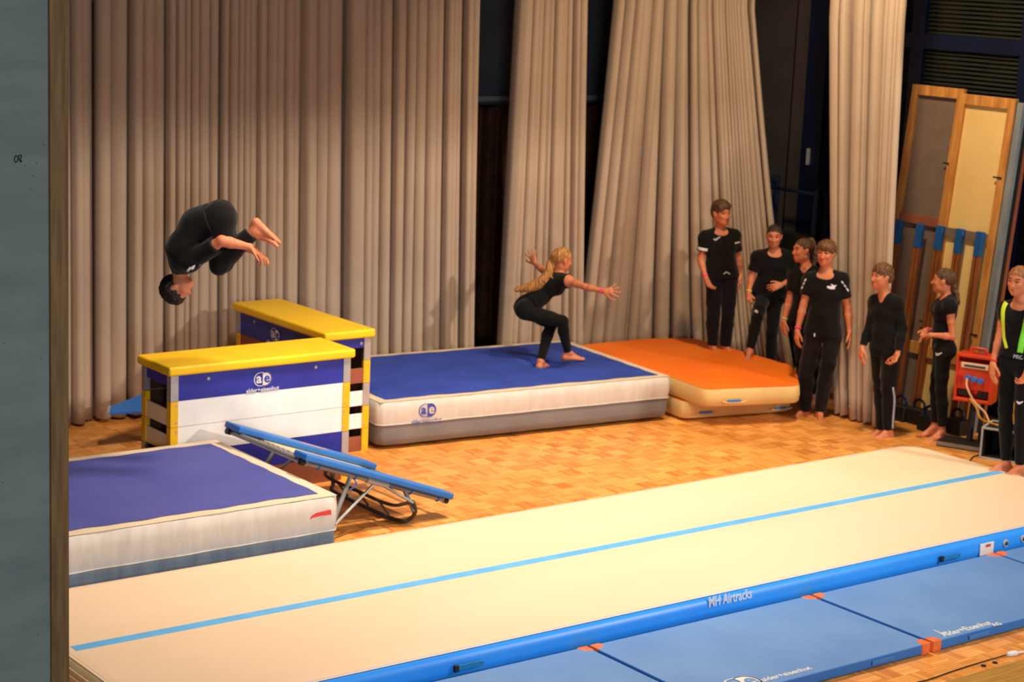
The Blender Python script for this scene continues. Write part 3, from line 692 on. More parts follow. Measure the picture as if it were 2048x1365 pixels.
# ================================================================== mini trampoline
def mini_tramp(name, label, NLc, NRc, FRc, FLc, legs, group, prt=True):
    """corner points near-left, near-right, far-right, far-left of the frame top"""
    NL, NR, FR, FL = [np.array(p, float) for p in (NLc, NRc, FRc, FLc)]
    c = (NL+NR+FR+FL)/4; t = thing(name, label, 'mini trampoline', (c[0], c[1], 0), group)
    ux = nrm(NR-NL); uy = nrm(FL-NL); un = nrm(np.cross(ux, uy)); L = np.linalg.norm(NR-NL); W = np.linalg.norm(FL-NL)
    def P(a, b, h=0): return NL+ux*L*a+uy*W*b+un*h
    r = .021; d = -.045
    fr = MB()
    cr = [P(.03, .03, d), P(.97, .03, d), P(.97, .97, d), P(.03, .97, d)]
    for i in range(4): fr.tube([cr[i]-nrm(cr[(i+1) % 4]-cr[i])*.02, cr[(i+1) % 4]+nrm(cr[(i+1) % 4]-cr[i])*.02], r, 12)
    f_ = fr.build('frame', 'frame_grey', t, smooth=True)
    for b in (.03, .97):
        sl = MB(); sl.tube([P(.44, b, d), P(.58, b, d)], r*1.35, 12); sl.build('frame_sleeve', 'rail_paint', f_, smooth=True)
    for a, b in ((.0, .03), (1.0, .03), (1.0, .97), (.0, .97)):
        q = MB(); q.tube([P(a, b, d), P(a+(.03 if a < .5 else -.03), b, d)], r*1.25, 12); q.build('end_cap', 'black_plastic', f_, smooth=True)
    # pads
    def pad(a0, a1, b0, b1, n1='edge_pad'):
        q = MB(); cc = (P(a0, b0)+P(a1, b1))/2; q.box(cc-un*.0, abs(a1-a0)*L, abs(b1-b0)*W, .05, (ux, uy, un)); return q.build(n1, 'pad_blue', t, bevel=.012, seg=3)
    pad(0, 1, -.03, .13); p2 = pad(0, .95, .82, 1.02)
    if prt:
        q = MB(); q.box((P(.42, .9)+P(.66, .9))/2+un*.0262, .26, .07, .002, (ux, uy, un)); q.build('pad_print', 'orange_print', p2)
    bd = MB(); bd.box(P(.5, .5, -.03), L*.66, W*.66, .006, (ux, uy, un)); bd.build('jumping_bed', 'tramp_bed', t)
    for k in range(9):
        b = .24+.52*k/8
        for a0, a1 in ((.04, .19), (.81, .96)):
            pts = []
            for i in range(25):
                s = i/24; q = P(a0+(a1-a0)*s, b, -.035); pts.append(q+.008*(math.cos(i*1.9)*uy+math.sin(i*1.9)*un))
            sp = MB(); sp.tube(pts, .0026, 5); sp.build('spring', 'silver_metal', t)
    st = MB()
    for a in (.12, .36, .74, .93):
        pts = []
        for i in range(13):
            an = 2*math.pi*i/12; pts.append(P(a, .03, d)+(r+.004)*(math.cos(an)*uy+math.sin(an)*un))
        st.tube(pts, .006, 6)
    st.tube(bez([P(.36, .03, d-.02), P(.37, .0, d-.06), P(.33, -.01, d-.11)], 5), .005, 6)
    st.build('tie_straps', 'socket_blue', t)
    if legs:
        def fl(p): return np.array([p[0], p[1], .02])
        n0 = P(.34, .04, d); n1 = P(.70, .04, d); m0 = P(.51, .04, d); f0 = P(.34, .96, d); f1 = P(.70, .96, d); m1 = P(.51, .96, d)
        bx1 = 8.19; bx0 = 7.45; y0, y1 = n0[1]-.11, f0[1]+.05
        for bx, a_, b_ in ((bx1, n1, f1), (bx0, n0, f0)):
            q = MB(); q.tube(bez([(bx+.02, y0+.01, .20), (bx+.04, y0, .12), (bx+.02, y0+.04, .05), (bx-.03, y0+.13, .022), (bx-.05, (y0+y1)/2, .022), (bx-.03, y1-.13, .022), (bx+.02, y1-.04, .05), (bx+.04, y1, .12), (bx+.02, y1-.01, .20)], 8), .017, 10)
            q.build('leg_hoop', 'dark_steel', t, smooth=True)
            for yy, tp_ in ((y0, a_), (y1, b_)):
                q = MB(); q.tube([tp_, (bx+.03, yy, .12)], .018, 8); q.build('leg', 'frame_grey', t, smooth=True)
        for yy, mm in ((y0, m0), (y1, m1)):
            for tx_ in ((bx0+.03, yy, .10), (bx1+.02, yy, .19)):
                q = MB(); q.tube([mm, tx_], .012, 8); q.build('brace', 'frame_grey', t, smooth=True)
        q = MB(); zb = .16; xb_ = (bx1-.10)
        q.tube(bez([(bx1+.03, y0+.01, .20), (xb_, y0+.12, zb), (xb_-.02, (y0+y1)/2, zb), (xb_, y1-.12, zb), (bx1+.03, y1-.01, .20)], 8), .014, 8)
        for yy in (y0+.3, (y0+y1)/2, y1-.3): q.tube([(xb_-.01, yy, zb), (bx1, yy, .022)], .009, 6)
        q.build('cross_rail', 'dark_steel', t, smooth=True)
    return t
NLp = np.array([7.262, 11.93, .66]); NRp = np.array([8.615, 11.93, .172]); 
mini_tramp('mini_trampoline', 'blue-padded mini trampoline tilted to the right in front of the boxes', NLp, NRp, NRp+[.03, 1.13, 0], NLp+[-.03, 1.13, 0], True, 'mini trampolines')
# a second one lies low behind the front box, only its blue corner shows
def blue_ramp():
    Yn = 15.0; A = gy(217, 824, Yn); B = gy(345, 819, Yn); D = gy(223, 812, Yn+.10); Cc = gy(345, 764, Yn+.52)
    t = thing('springboard', 'blue springboard end poking out left of the front vaulting box', 'springboard', (A[0]+.4, Yn+.2, 0))
    v = [A, B, Cc, D]+[p-np.array([0, 0, .03]) for p in (A, B, Cc, D)]
    mb = MB(); mb.add(v, [(0, 1, 2, 3), (7, 6, 5, 4), (0, 4, 5, 1), (1, 5, 6, 2), (2, 6, 7, 3), (3, 7, 4, 0)]); mb.build('deck', 'pad_blue', t, bevel=.006)
    mb = MB(); mb.tube([A-[.015, .01, .012], D-[.015, -.01, .012]], .018, 8); mb.build('end_cap', 'rail_paint', t, smooth=True)
    mb = MB()
    for s in (.62, .94):
        p = A+(B-A)*s+np.array([0, .06, -.03]); mb.tube([p, (p[0]+.0, p[1], 0.0)], .016, 8)
    mb.tube([(A[0]+(B[0]-A[0])*.6, A[1]+.06, .015), (B[0], B[1]+.06, .015)], .015, 8)
    mb.build('support_frame', 'dark_steel', t, smooth=True)
blue_ramp()

# ================================================================== leaning framed panels on the right
def lean(x, y, z, push=0):                 # point on the leaning plane: base x 14.46 -> 15.12 at 3.2 m
    return np.array([14.80+x*0+z*.095-push, y, z])
LA = (np.array([0, 1., 0]), nrm([.095, 0, 1]), nrm([-1, 0, .095]))
def leanbox(mb, y0, y1, z0, z1, th, push):
    c = lean(0, (y0+y1)/2, (z0+z1)/2, push); mb.box(c, y1-y0, (z1-z0)/LA[1][2], th, LA)
def framed_panel(y0, y1, H, push, zr, label, fm, pm, tint):
    t = thing('framed_panel', label, 'framed board', lean(0, (y0+y1)/2, 0, push), 'wood-framed boards leaning on the right wall')
    m = MB(); leanbox(m, y0, y1, 0, H, .012, push-.02); m.build('board_sheet', pm, t)
    m = MB(); w_ = .075
    leanbox(m, y0, y0+w_, 0, H, .05, push); leanbox(m, y1-w_, y1, 0, H, .05, push)
    m.build('stile', fm, t, bevel=.003)
    for za, zb in ((H-.10, H), (zr-.09, zr), (.62, .74), (.0, .08)):
        m = MB(); leanbox(m, y0+w_, y1-w_, za, zb, .045, push); m.build('cross_rail', fm if za > 3 or za < 1 else tint, t, bevel=.003)
    for zz in ((zr+.55), .95):
        for yy in (y0+w_*.9,):
            m = MB(); m.box(lean(0, yy, zz, push+.03), .10, .015, .012, LA); m.build('hinge', 'black_plastic', t)
    return t
HB = 3.24
framed_panel(12.56, 13.22, HB+.02, .03, 1.98, 'taller-looking left wood-framed board leaning on the wall, its sheet shaded', 'frame_pine', 'panel_shade_grey', 'brown_board')
framed_panel(11.88, 12.56, HB-.02, .09, 1.92, 'right wood-framed cream board leaning on the wall, brightly lit', 'frame_pine', 'panel_cream', 'panel_shade_grey')
m = MB(); 
t = thing('folded_board', 'dark edged folded boards leaning behind the right framed board', 'board stack', lean(0, 11.8, 0, 0))
for k, (mm_, nm) in enumerate((('mat_steel_vinyl', 'outer_board'), ('case_black', 'middle_board'), ('brown_board', 'inner_board'))):
    m = MB(); leanbox(m, 11.80+.0*k, 11.87, 0, HB-.05, .05, .06-.055*k); m.build(nm, mm_, t)
# beams with blue ends standing in front of the boards
tops = [(1800, 440), (1842, 448), (1882, 452), (1922, 458), (1962, 464)]
for k, (x, y) in enumerate(tops):
    X = 14.84; p = gx(x, y, X); yb = p[1]; zt = p[2]
    nm_ = ['leftmost', 'second from the left', 'middle', 'fourth from the left', 'rightmost'][k]
    t = thing('wooden_beam', 'brown wooden beam with a blue upper end, %s of the five leaning on the boards' % nm_, 'beam', (14.68, yb, 0), 'blue-ended beams leaning on the framed boards')
    def B(z): return np.array([14.68+(X-14.68)*z/zt, yb, z])
    ax = (np.array([0, 1., 0]), nrm([X-14.68, 0, zt]), nrm([-1, 0, (X-14.68)/zt]))
    m = MB()
    for off in (-.023, .023): m.box((B(0)+B(zt-.24))/2+ax[0]*off, .034, np.linalg.norm(B(zt-.24)-B(0)), .045, ax)
    m.build('beam_shaft', 'beam_wood', t, bevel=.003)
    m = MB(); m.box((B(zt-.24)+B(zt))/2, .082, np.linalg.norm(B(zt)-B(zt-.24)), .05, ax); m.build('blue_end', 'beam_blue', t, bevel=.004)

# ================================================================== weight blocks, power box, case
def block(x, y, label, z=0):
    p = gz(x, y); t = thing('weight_block', label, 'weight block', (p[0], p[1], 0), 'dark weight blocks with handles along the boards')
    m = MB(); m.box(p+ZU*.075, .15, .20, .15); m.build('block_body', 'case_black', t, bevel=.01)
    m = MB(); m.tube(bez([p+[0, -.065, .14], p+[0, -.06, .21], p+[0, 0, .245], p+[0, .06, .21], p+[0, .065, .14]], 5), .014, 8); m.build('handle', 'navy_paint', t, smooth=True)
block(1800, 840, 'weight block with a handle beside the striped trouser leg'); block(1836, 848, 'weight block with a handle left of the legs in black leggings')
block(1913, 868, 'weight block with a handle right of the legs in black leggings'); block(1858, 862, 'weight block half hidden behind the legs in black leggings')

def power_box():
    b = gz(1925, 893); W_ = float(b@HF); t = thing('power_distributor', 'orange portable power distribution box on a black stand', 'power box', (b[0], b[1], 0))
    yaw = math.radians(-22); fx = nrm(V3(math.cos(.5), 0, math.sin(.5))); fr = nrm(np.cross(fx, ZU))     # fx: along the front, fr: out of the front
    if fr@HF > 0: fr = -fr
    def Q(a, h, o=0): return c+fx*a+ZU*h+fr*o
    c = gw(1950, 757, W_); Wd, Hh, Dp = .335, .42, .20
    body = MB(); ax = (fx, fr, ZU)
    body.box(Q(0, 0, -.1), Wd, .012, Hh, ax)                       # back plane inside
    body.box(Q(-Wd/2, 0, -.05), .02, Dp, Hh, ax); body.box(Q(Wd/2, 0, -.05), .035, Dp, Hh, ax)
    body.box(Q(0, Hh/2, -.05), Wd+.03, Dp, .03, ax); body.box(Q(0, -Hh/2, -.05), Wd+.03, Dp, .03, ax)
    body.box(Q(0, .02, -.02), Wd, .10, .26, ax)
    bo = body.build('housing', 'power_orange', t, bevel=.008)
    m = MB(); m.tube(bez([Q(-.07, Hh/2+.01, -.05), Q(-.065, Hh/2+.06, -.05), Q(.065, Hh/2+.06, -.05), Q(.07, Hh/2+.01, -.05)], 5), .014, 8, flat=1.4); m.build('handle', 'power_orange', t, smooth=True)
    m = MB(); m.box(Q(0, .12, .035), .26, .012, .05, ax); fu = m.build('fuse_window', 'mat_cream_vinyl', t, bevel=.003)
    m = MB(); m.box(Q(0, .118, .043), .2, .004, .018, ax); m.build('breaker_row', 'dark_steel', fu)
    for k in range(3):
        m = MB(); p = Q(-.055+.06*k, .005-.008*k, .03); m.tube([p, p+fr*.035], .026, 14); sk = m.build('socket', 'socket_blue', t, smooth=True)
        m = MB(); m.tube([p+fr*.034, p+fr*.042], .019, 14); m.build('socket_lid', 'socket_blue', sk, smooth=True)
    for a, h in ((-.125, .0), (-.03, -.10), (.03, -.12)):
        m = MB(); m.disc(Q(a, h, .03), fr, .018, .02, 12); m.build('red_socket', 'red_knob', t)
    
    for a9, h9 in ((-.09, -.12), (.09, -.13)):
        m = MB(); m.box(Q(a9, h9, .01), .09, .03, .09, ax); m.build('socket_recess', 'case_black', t)
    m = MB(); m.tube([c-ZU*.2-fr*.05, np.array([c[0], c[1], .05])], .03, 8); m.tube([c-ZU*.2-fr*.05+fx*.09, np.array([c[0], c[1], .04])+fx*.09], .016, 8)
    m.build('stand_post', 'case_black', t, smooth=True)
    m = MB(); m.box(b+ZU*.025+fx*.0, .42, .30, .05, ax); ba = m.build('stand_base', 'case_black', t, bevel=.006)
    m = MB(); m.box(b+ZU*.03+fr*.152, .42, .006, .035, ax); m.build('base_edging', 'frame_grey', ba)
    return c, fx, fr, ax
pc, pfx, pfr, pax = power_box()
# flight case
cb = gz(1966, 922); 
def flight_case():
    a = gz(1960, 916); fx = pfx; fr = pfr; t = thing('flight_case', 'small black flight case with metal edges, open towards the tumbling track', 'case', (a[0], a[1], 0))
    L, D, Hc = .36, .34, .285
    def Q(u, v, h): return a+fx*u-fr*v+ZU*h
    ax = (fx, fr, ZU); m = MB()
    m.box(Q(L/2, D/2, .012), L, D, .016, ax); m.box(Q(L/2, D/2, Hc-.01), L, D, .016, ax); m.box(Q(.01, D/2, Hc/2), .014, D, Hc-.02, ax); m.box(Q(L-.01, D/2, Hc/2), .014, D, Hc-.02, ax); m.box(Q(L/2, D-.01, Hc/2), L, .014, Hc-.02, ax)
    m.build('case_shell', 'case_black', t)
    m = MB()
    for u in (0, L):
        for v in (0, D): m.box(Q(u, v, Hc/2), .018, .018, Hc, ax)
    for h in (.006, Hc):
        for v in (0, D): m.box(Q(L/2, v, h), L+.018, .018, .018, ax)
        for u in (0, L): m.box(Q(u, D/2, h), .018, D, .018, ax)
    m.build('metal_edging', 'rail_paint', t, bevel=.003)
    cc = Q(.21, .12, .13); m = MB()
    for r_ in (.05, .065, .08):
        m.tube([cc+(math.cos(2*math.pi*k/24)*fx*.6+math.sin(2*math.pi*k/24)*ZU)*r_-fr*(.02+r_*.3) for k in range(24)], .008, 6, closed=True)
    m.build('coiled_cable', 'dark_steel', t, smooth=True)
    return Q
fcQ = flight_case()
m = MB(); s0 = pc+pfx*(-.055)+pfr*.075+ZU*.0
p_a = gw(1933, 752, float(pc@HF)-.09); pts = [s0, gw(1934, 775, float(pc@HF)-.13), gw(1948, 803, float(pc@HF)-.16), gw(1970, 826, float(pc@HF)-.2), gw(1980, 845, float(pc@HF)-.25), fcQ(.14, .12, .285)+ZU*.01]
m.tube(bez(pts, 10), .0095, 8); tag(m.build('power_cable', 'cable_cream', None, smooth=True), 'cream cable curving from the orange power box down to the flight case', 'cable')
m = MB(); pts = [pc-ZU*.19+pfr*.05-pfx*.02, gw(1952, 815, float(pc@HF)-.1), gw(1962, 838, float(pc@HF)-.15), fcQ(.08, .15, .285)+ZU*.008]
m.tube(bez(pts, 10), .010, 8); tag(m.build('power_cable', 'cable_yellow', None, smooth=True), 'dark yellow cable hanging below the orange power box', 'cable')
m = MB(); m.tube(bez([gz(1962, 910, .006), gz(1947, 914, .006), gz(1940, 922, .006), gz(1925, 932, .006)], 8), .006, 6); tag(m.build('floor_cable', 'black_plastic', None, smooth=True), 'thin black cable on the parquet beside the flight case', 'cable')
m = MB(); q = gz(2062, 950); m.tube([q+ZU*.02, q+ZU*.16], [.10, .12], 20); m.tube([q+ZU*.16, q+ZU*.175], .13, 20); tag(m.build('orange_bucket', 'power_orange', None, smooth=True), 'orange container on the floor at the right edge of the photo', 'bucket')
m = MB(); m.bb(15.2, 15.45, 11.35, 11.75, .0, 1.62); yo = m.build('yellow_locker', 'yellow_post', None, bevel=.01); tag(yo, 'yellow box standing at the right edge behind the person in neon braces', 'box')

# dark trolley behind the people
t = thing('equipment_trolley', 'dark navy tube-framed trolley in the shadow right of the wide curtain', 'trolley', (15.1, 15.1, 0))
for yy in (15.40, 14.62):
    m = MB(); m.tube(bez([(15.25, yy, .05), (15.25, yy, 1.2), (15.26, yy, 1.92), (15.28, yy-.0, 2.0), (15.34, yy, 2.03), (15.40, yy, 2.0), (15.43, yy, 1.9), (15.43, yy, .05)], 8), .03, 8); m.build('side_frame', 'navy_paint', t, smooth=True)
for zz in (.5, 1.25, 2.03):
    m = MB(); m.tube([(15.25, 14.62, zz-.06), (15.25, 15.40, zz-.06)], .022, 8); m.build('cross_bar', 'navy_paint', t, smooth=True)
m = MB(); m.bb(15.29, 15.39, 14.68, 15.34, .15, 1.5); m.build('loaded_mats', 'case_black', t, bevel=.02)

# cable, plug and floor screws at the stage edge
m = MB(); pts = [gz(1792, 1372, .006), gz(1850, 1362, .006), gz(1900, 1345, .006), gz(1960, 1326, .006), gz(2012, 1311, .010)]
fc = m; m.tube(bez(pts, 10), .0045, 6); tag(m.build('floor_cable', 'black_plastic', None, smooth=True), 'thin black cable running along the stage edge to a white plug', 'cable')
t = thing('plug', 'white plug with a white lead lying on the parquet near the stage edge', 'plug', gz(2025, 1309))
m = MB(); a, b = gz(2014, 1310, .014), gz(2036, 1306, .014); m.tube([a, a+(b-a)*.3, a+(b-a)*.8, b], [.012, .02, .018, .008], 12); m.build('plug_body', 'white_plastic', t, smooth=True)
m = MB(); m.tube([b, gz(2080, 1300, .008)], .006, 6); m.build('lead', 'white_plastic', t)
for k, (x, y) in enumerate(((1967, 1333), (1990, 1327))):
    m = MB(); m.disc(gz(x, y, .001), ZU, .017, .006, 12); tag(m.build('floor_socket', 'black_plastic', None), 'small round black floor cap near the stage edge, the %s of two' % ('left' if k == 0 else 'right'), 'floor cap', 'black floor caps')
# ================================================================== people: signed distance bodies meshed with surface nets
F32 = np.float32
class Sdf:
    def __init__(s): s.pr = []
    def cone(s, a, b, r1, r2, k=.015, cut=()): s.pr.append(('c', np.asarray(a, float), np.asarray(b, float), float(r1), float(r2), k, list(cut), 1))
    def ell(s, c, ax, r, k=.015, op=1): s.pr.append(('e', np.asarray(c, float), np.asarray(ax, float), np.asarray(r, float), 0, k, [], op))
    def subc(s, a, b, r1, r2, k=.004): s.pr.append(('c', np.asarray(a, float), np.asarray(b, float), float(r1), float(r2), k, [], -1))
    def plane(s, p, n, k=.0, c=None, r=None): s.pr.append(('p', np.asarray(p, float), nrm(n), c, r, k, [], -1))   # remove the side n points to
    @staticmethod
    def d(p, X):
        if p[0] == 'c':
            a, b, r1, r2 = p[1:5]; ba = b-a; l2 = max(float(ba@ba), 1e-9); t = np.clip(((X-a)@ba)/l2, 0, 1)
            q = X-a-t[..., None]*ba; f = np.sqrt((q*q).sum(-1))-(r1+(r2-r1)*t)
        elif p[0] == 'e':
            q = (X-p[1])@p[2].T; k0 = np.sqrt(((q/p[3])**2).sum(-1)); k1 = np.sqrt(((q/p[3]**2)**2).sum(-1))+1e-9; f = k0*(k0-1)/k1
        else: f = -((X-p[1])@p[2])
        for (c, n) in p[6]: f = np.maximum(f, (X-np.asarray(c, float))@nrm(n))
        return f
    @staticmethod
    def box(p, m):
        if p[0] == 'c': R = max(p[3], p[4])+m; return np.minimum(p[1], p[2])-R, np.maximum(p[1], p[2])+R
        R = max(p[3])+m; return p[1]-R, p[1]+R
    @staticmethod
    def comb(f, g, k, op):
        if op == 1:
            if k <= 0: return np.minimum(f, g)
            h = np.maximum(k-np.abs(f-g), 0)/k; return np.minimum(f, g)-h*h*k*.25
        g = -g
        if k <= 0: return np.maximum(f, g)
        h = np.maximum(k-np.abs(f-g), 0)/k; return np.maximum(f, g)+h*h*k*.25
    def at(s, X):
        X = np.asarray(X, float); f = np.full(X.shape[:-1], 10.)
        for p in s.pr:
            if p[0] == 'p':
                g = Sdf.d(p, X); nf = np.maximum(f, -g)
                if p[3] is not None: nf = np.where(((X-p[3])**2).sum(-1) < p[4]**2, nf, f)
                f = nf
            else: f = Sdf.comb(f, Sdf.d(p, X), p[5], p[7])
        return f
    def mesh(s, h, noise=None):
        lo = np.full(3, 1e9); hi = -lo
        for p in s.pr:
            if p[0] != 'p' and p[7] == 1: a, b = Sdf.box(p, 3*h); lo = np.minimum(lo, a); hi = np.maximum(hi, b)
        n = np.ceil((hi-lo)/h).astype(int)+1; G = np.full(tuple(n), 1., F32)
        for p in s.pr:
            m = p[5]+2.5*h
            if p[0] == 'p':
                if p[3] is None: i0 = np.zeros(3, int); i1 = n
                else: i0 = np.maximum(((p[3]-p[4]-lo)/h).astype(int), 0); i1 = np.minimum(((p[3]+p[4]-lo)/h).astype(int)+2, n)
            else:
                a, b = Sdf.box(p, m); i0 = np.maximum(((a-lo)/h).astype(int), 0); i1 = np.minimum(((b-lo)/h).astype(int)+2, n)
            if (i1 <= i0).any(): continue
            X = np.stack(np.meshgrid(*[lo[k]+h*np.arange(i0[k], i1[k]) for k in range(3)], indexing='ij'), -1)
            sl = tuple(slice(i0[k], i1[k]) for k in range(3)); f = G[sl]
            g = Sdf.d(p, X)
            if p[0] == 'p':
                nf = np.maximum(f, -g)
                if p[3] is not None: nf = np.where(((X-p[3])**2).sum(-1) < p[4]**2, nf, f)
                G[sl] = nf
            else: G[sl] = Sdf.comb(f, g, p[5], p[7])
        if noise is not None:
            I = np.nonzero(np.abs(G) < .03); X = lo+h*np.stack(I, -1); G[I] += noise(X)
        return surface_nets(G, lo, h)
def surface_nets(G, lo, h):
    S_ = G < 0; nx, ny, nz = G.shape
    c8 = [S_[i:nx-1+i, j:ny-1+j, k:nz-1+k] for i in (0, 1) for j in (0, 1) for k in (0, 1)]
    anyc = np.zeros_like(c8[0]); allc = np.ones_like(c8[0])
    for c in c8: anyc |= c; allc &= c
    act = anyc & ~allc; I = np.stack(np.nonzero(act), -1); idx = np.full(act.shape, -1, np.int32); idx[act] = np.arange(len(I))
    acc = np.zeros((len(I), 3)); cnt = np.zeros(len(I))
    cor = [(i, j, k) for i in (0, 1) for j in (0, 1) for k in (0, 1)]
    val = {c: G[I[:, 0]+c[0], I[:, 1]+c[1], I[:, 2]+c[2]].astype(float) for c in cor}
    for a in cor:
        for ax in range(3):
            if a[ax]: continue
            b = list(a); b[ax] = 1; b = tuple(b); va, vb = val[a], val[b]; x = (va < 0) != (vb < 0)
            t = np.where(x, va/(va-vb+1e-12*(va == vb)), 0); p = np.array(a, float)[None]+0*I; p = p.astype(float); p[:, ax] += t
            acc[x] += p[x]; cnt[x] += 1
    V = lo+h*(I+acc/cnt[:, None]); Q = []
    for ax in range(3):
        sl0 = [slice(None)]*3; sl1 = [slice(None)]*3; sl0[ax] = slice(0, -1); sl1[ax] = slice(1, None)
        x = S_[tuple(sl0)] != S_[tuple(sl1)]; E = np.stack(np.nonzero(x), -1); ins = S_[tuple(sl0)][x]
        u, v = (ax+1) % 3, (ax+2) % 3; ok = (E[:, u] > 0) & (E[:, v] > 0); E = E[ok]; ins = ins[ok]
        def g(du, dv): e = E.copy(); e[:, u] -= du; e[:, v] -= dv; return idx[e[:, 0], e[:, 1], e[:, 2]]
        try: q = np.stack([g(1, 1), g(0, 1), g(0, 0), g(1, 0)], -1)
        except IndexError: continue
        q[~ins] = q[~ins][:, ::-1]; Q.append(q)
    Q = np.concatenate(Q); Q = Q[(Q >= 0).all(1)]
    for _ in range(1):                                   # one light smoothing pass
        A = np.zeros_like(V); n_ = np.zeros(len(V))
        for k in range(4):
            a, b = Q[:, k], Q[:, (k+1) % 4]; np.add.at(A, a, V[b]); np.add.at(n_, a, 1)
        V = V*.5+.5*A/np.maximum(n_, 1)[:, None]
    return V, Q
def net_obj(name, V, Q, m, parent, mats=None, mi=None):
    me = bpy.data.meshes.new(name); V = V-world_loc(parent)
    me.vertices.add(len(V)); me.vertices.foreach_set('co', V.ravel()); me.loops.add(len(Q)*4); me.loops.foreach_set('vertex_index', Q.ravel().astype(np.int32))
    me.polygons.add(len(Q)); me.polygons.foreach_set('loop_start', np.arange(0, len(Q)*4, 4, dtype=np.int32)); me.polygons.foreach_set('loop_total', np.full(len(Q), 4, np.int32))
    me.materials.append(MATS[m])
    for x in mats or []: me.materials.append(MATS[x])
    if mi is not None: me.polygons.foreach_set('material_index', mi.astype(np.int32))
    me.polygons.foreach_set('use_smooth', np.ones(len(Q), bool)); me.update(calc_edges=True); me.validate()
    return link(bpy.data.objects.new(name, me), parent)
def folds(amp, seed, sc=1.):
    r = np.random.RandomState(seed); D = r.normal(size=(7, 3))*[1, 1, .8]*17*sc; ph = r.uniform(0, 6, 7)
    def f(X):
        w_ = .015*np.sin(X@D[0]*.7+ph[0])[..., None]*np.array([1, 1, 1.])
        Y = X+w_
        return amp*(np.sin(Y@D[1]+ph[1])*.5+np.sin(Y@D[2]*1.7+ph[2])*.35+np.sin(Y@D[3]*2.6+ph[3])*.25)
    return f
def shoot(sdf, x, y, wd, r=.6):
    d = nrm(ray(x, y)); p = O0+ray(x, y)*((wd-r)/(ray(x, y)@HF))
    for _ in range(60):
        e = float(sdf.at(p[None])[0]); p = p+d*max(e*.8, 0)
        if e < .001: return p
        if (p@HF) > wd+r: return None
    return p
def ribbon(name, sdf, pts, width_px, wd, m, parent, off=.004, n=10):
    """a strip lying on the surface, following pixel points; width in pixels"""
    P = bez([np.array([x, y, 0.]) for x, y in pts], n) if len(pts) > 2 else [np.array([*pts[0], 0.])*(1-k/n)+np.array([*pts[1], 0.])*k/n for k in range(n+1)]
    ws = width_px if hasattr(width_px, '__len__') else [width_px]*2
    v = []; ok = []
    for i, p in enumerate(P):
        t = nrm(P[min(i+1, len(P)-1)]-P[max(i-1, 0)]); q = np.array([-t[1], t[0]]); s_ = i/(len(P)-1)*(len(ws)-1); j = min(int(s_), len(ws)-2); w_ = ws[j]+(ws[j+1]-ws[j])*(s_-j)
        row = []
        for u in (-1, -.33, .33, 1):
            h = shoot(sdf, p[0]+q[0]*w_/2*u, p[1]+q[1]*w_/2*u, wd)
            if h is None: row = None; break
            row.append(h)
        if row is None: continue
        v.append(row)
    if len(v) < 2: return None
    V = []; F = []
    for row in v:
        for h in row: V.append(h-nrm(h-O0)*off)
        for h in row: V.append(h+nrm(h-O0)*.004)
    N = len(v)
    for i in range(N-1):
        a = i*8; b = a+8
        for k in range(3): F.append((a+k, a+k+1, b+k+1, b+k)); F.append((a+4+k, b+4+k, b+5+k, a+5+k))
        F.append((a, b, b+4, a+4)); F.append((a+3, a+7, b+7, b+3))
    F.append((0, 4, 5, 1)); F.append((1, 5, 6, 2)); F.append((2, 6, 7, 3)); e = (N-1)*8
    F.append((e, e+1, e+5, e+4)); F.append((e+1, e+2, e+6, e+5)); F.append((e+2, e+3, e+7, e+6))
    o = mesh_obj(name, V, F, m, parent, smooth=True)
    return o

def hand(b, wr, tip, pn, thumb, s=1., curl=.5, spread=.25, k=.005):
    """wr wrist, tip rough fingertip point, pn palm normal (curl side), thumb vector pointing to the thumb side"""
    d = nrm(tip-wr); pn = nrm(pn-d*(pn@d)); lat = np.cross(d, pn)
    if lat@thumb < 0: lat = -lat
    kn = []
    for i, (l, o) in enumerate(((.086, .030), (.090, .010), (.085, -.010), (.076, -.028))):
        q = wr+d*l*s+lat*o*s; kn.append(q); b.cone(wr+lat*o*.45*s+d*.012*s, q, .0155*s, .0115*s, .016)
    lens = ((.042, .026, .020), (.047, .029, .021), (.043, .027, .020), (.034, .021, .018))
    for i, q in enumerate(kn):
        a = curl*(1+.12*i); az = spread*(1.5-i)*.45; dd = nrm(d+lat*math.tan(az)*.8); p = q; ang = 0
        for j, l in enumerate(lens[i]):
            ang += a*(.55, .8, .6)[j]; v = dd*math.cos(ang)+pn*math.sin(ang); e = p+v*l*s
            b.cone(p, e, (.0092, .0084, .0076)[j]*s, (.0084, .0076, .0066)[j]*s, k if j else .007); p = e
    a0 = wr+d*.022*s+lat*.022*s; a1 = a0+(d*.030+lat*(.022+.012*spread*2)+pn*.010)*s; a2 = a1+(d*.030+lat*.010*(1+spread*2)+pn*.008*(1+curl))*s; a3 = a2+(d*.024+lat*.002+pn*.006)*s
    b.cone(a0, a1, .0155*s, .0115*s, .012); b.cone(a1, a2, .0115*s, .0095*s, k); b.cone(a2, a3, .0095*s, .0078*s, k)
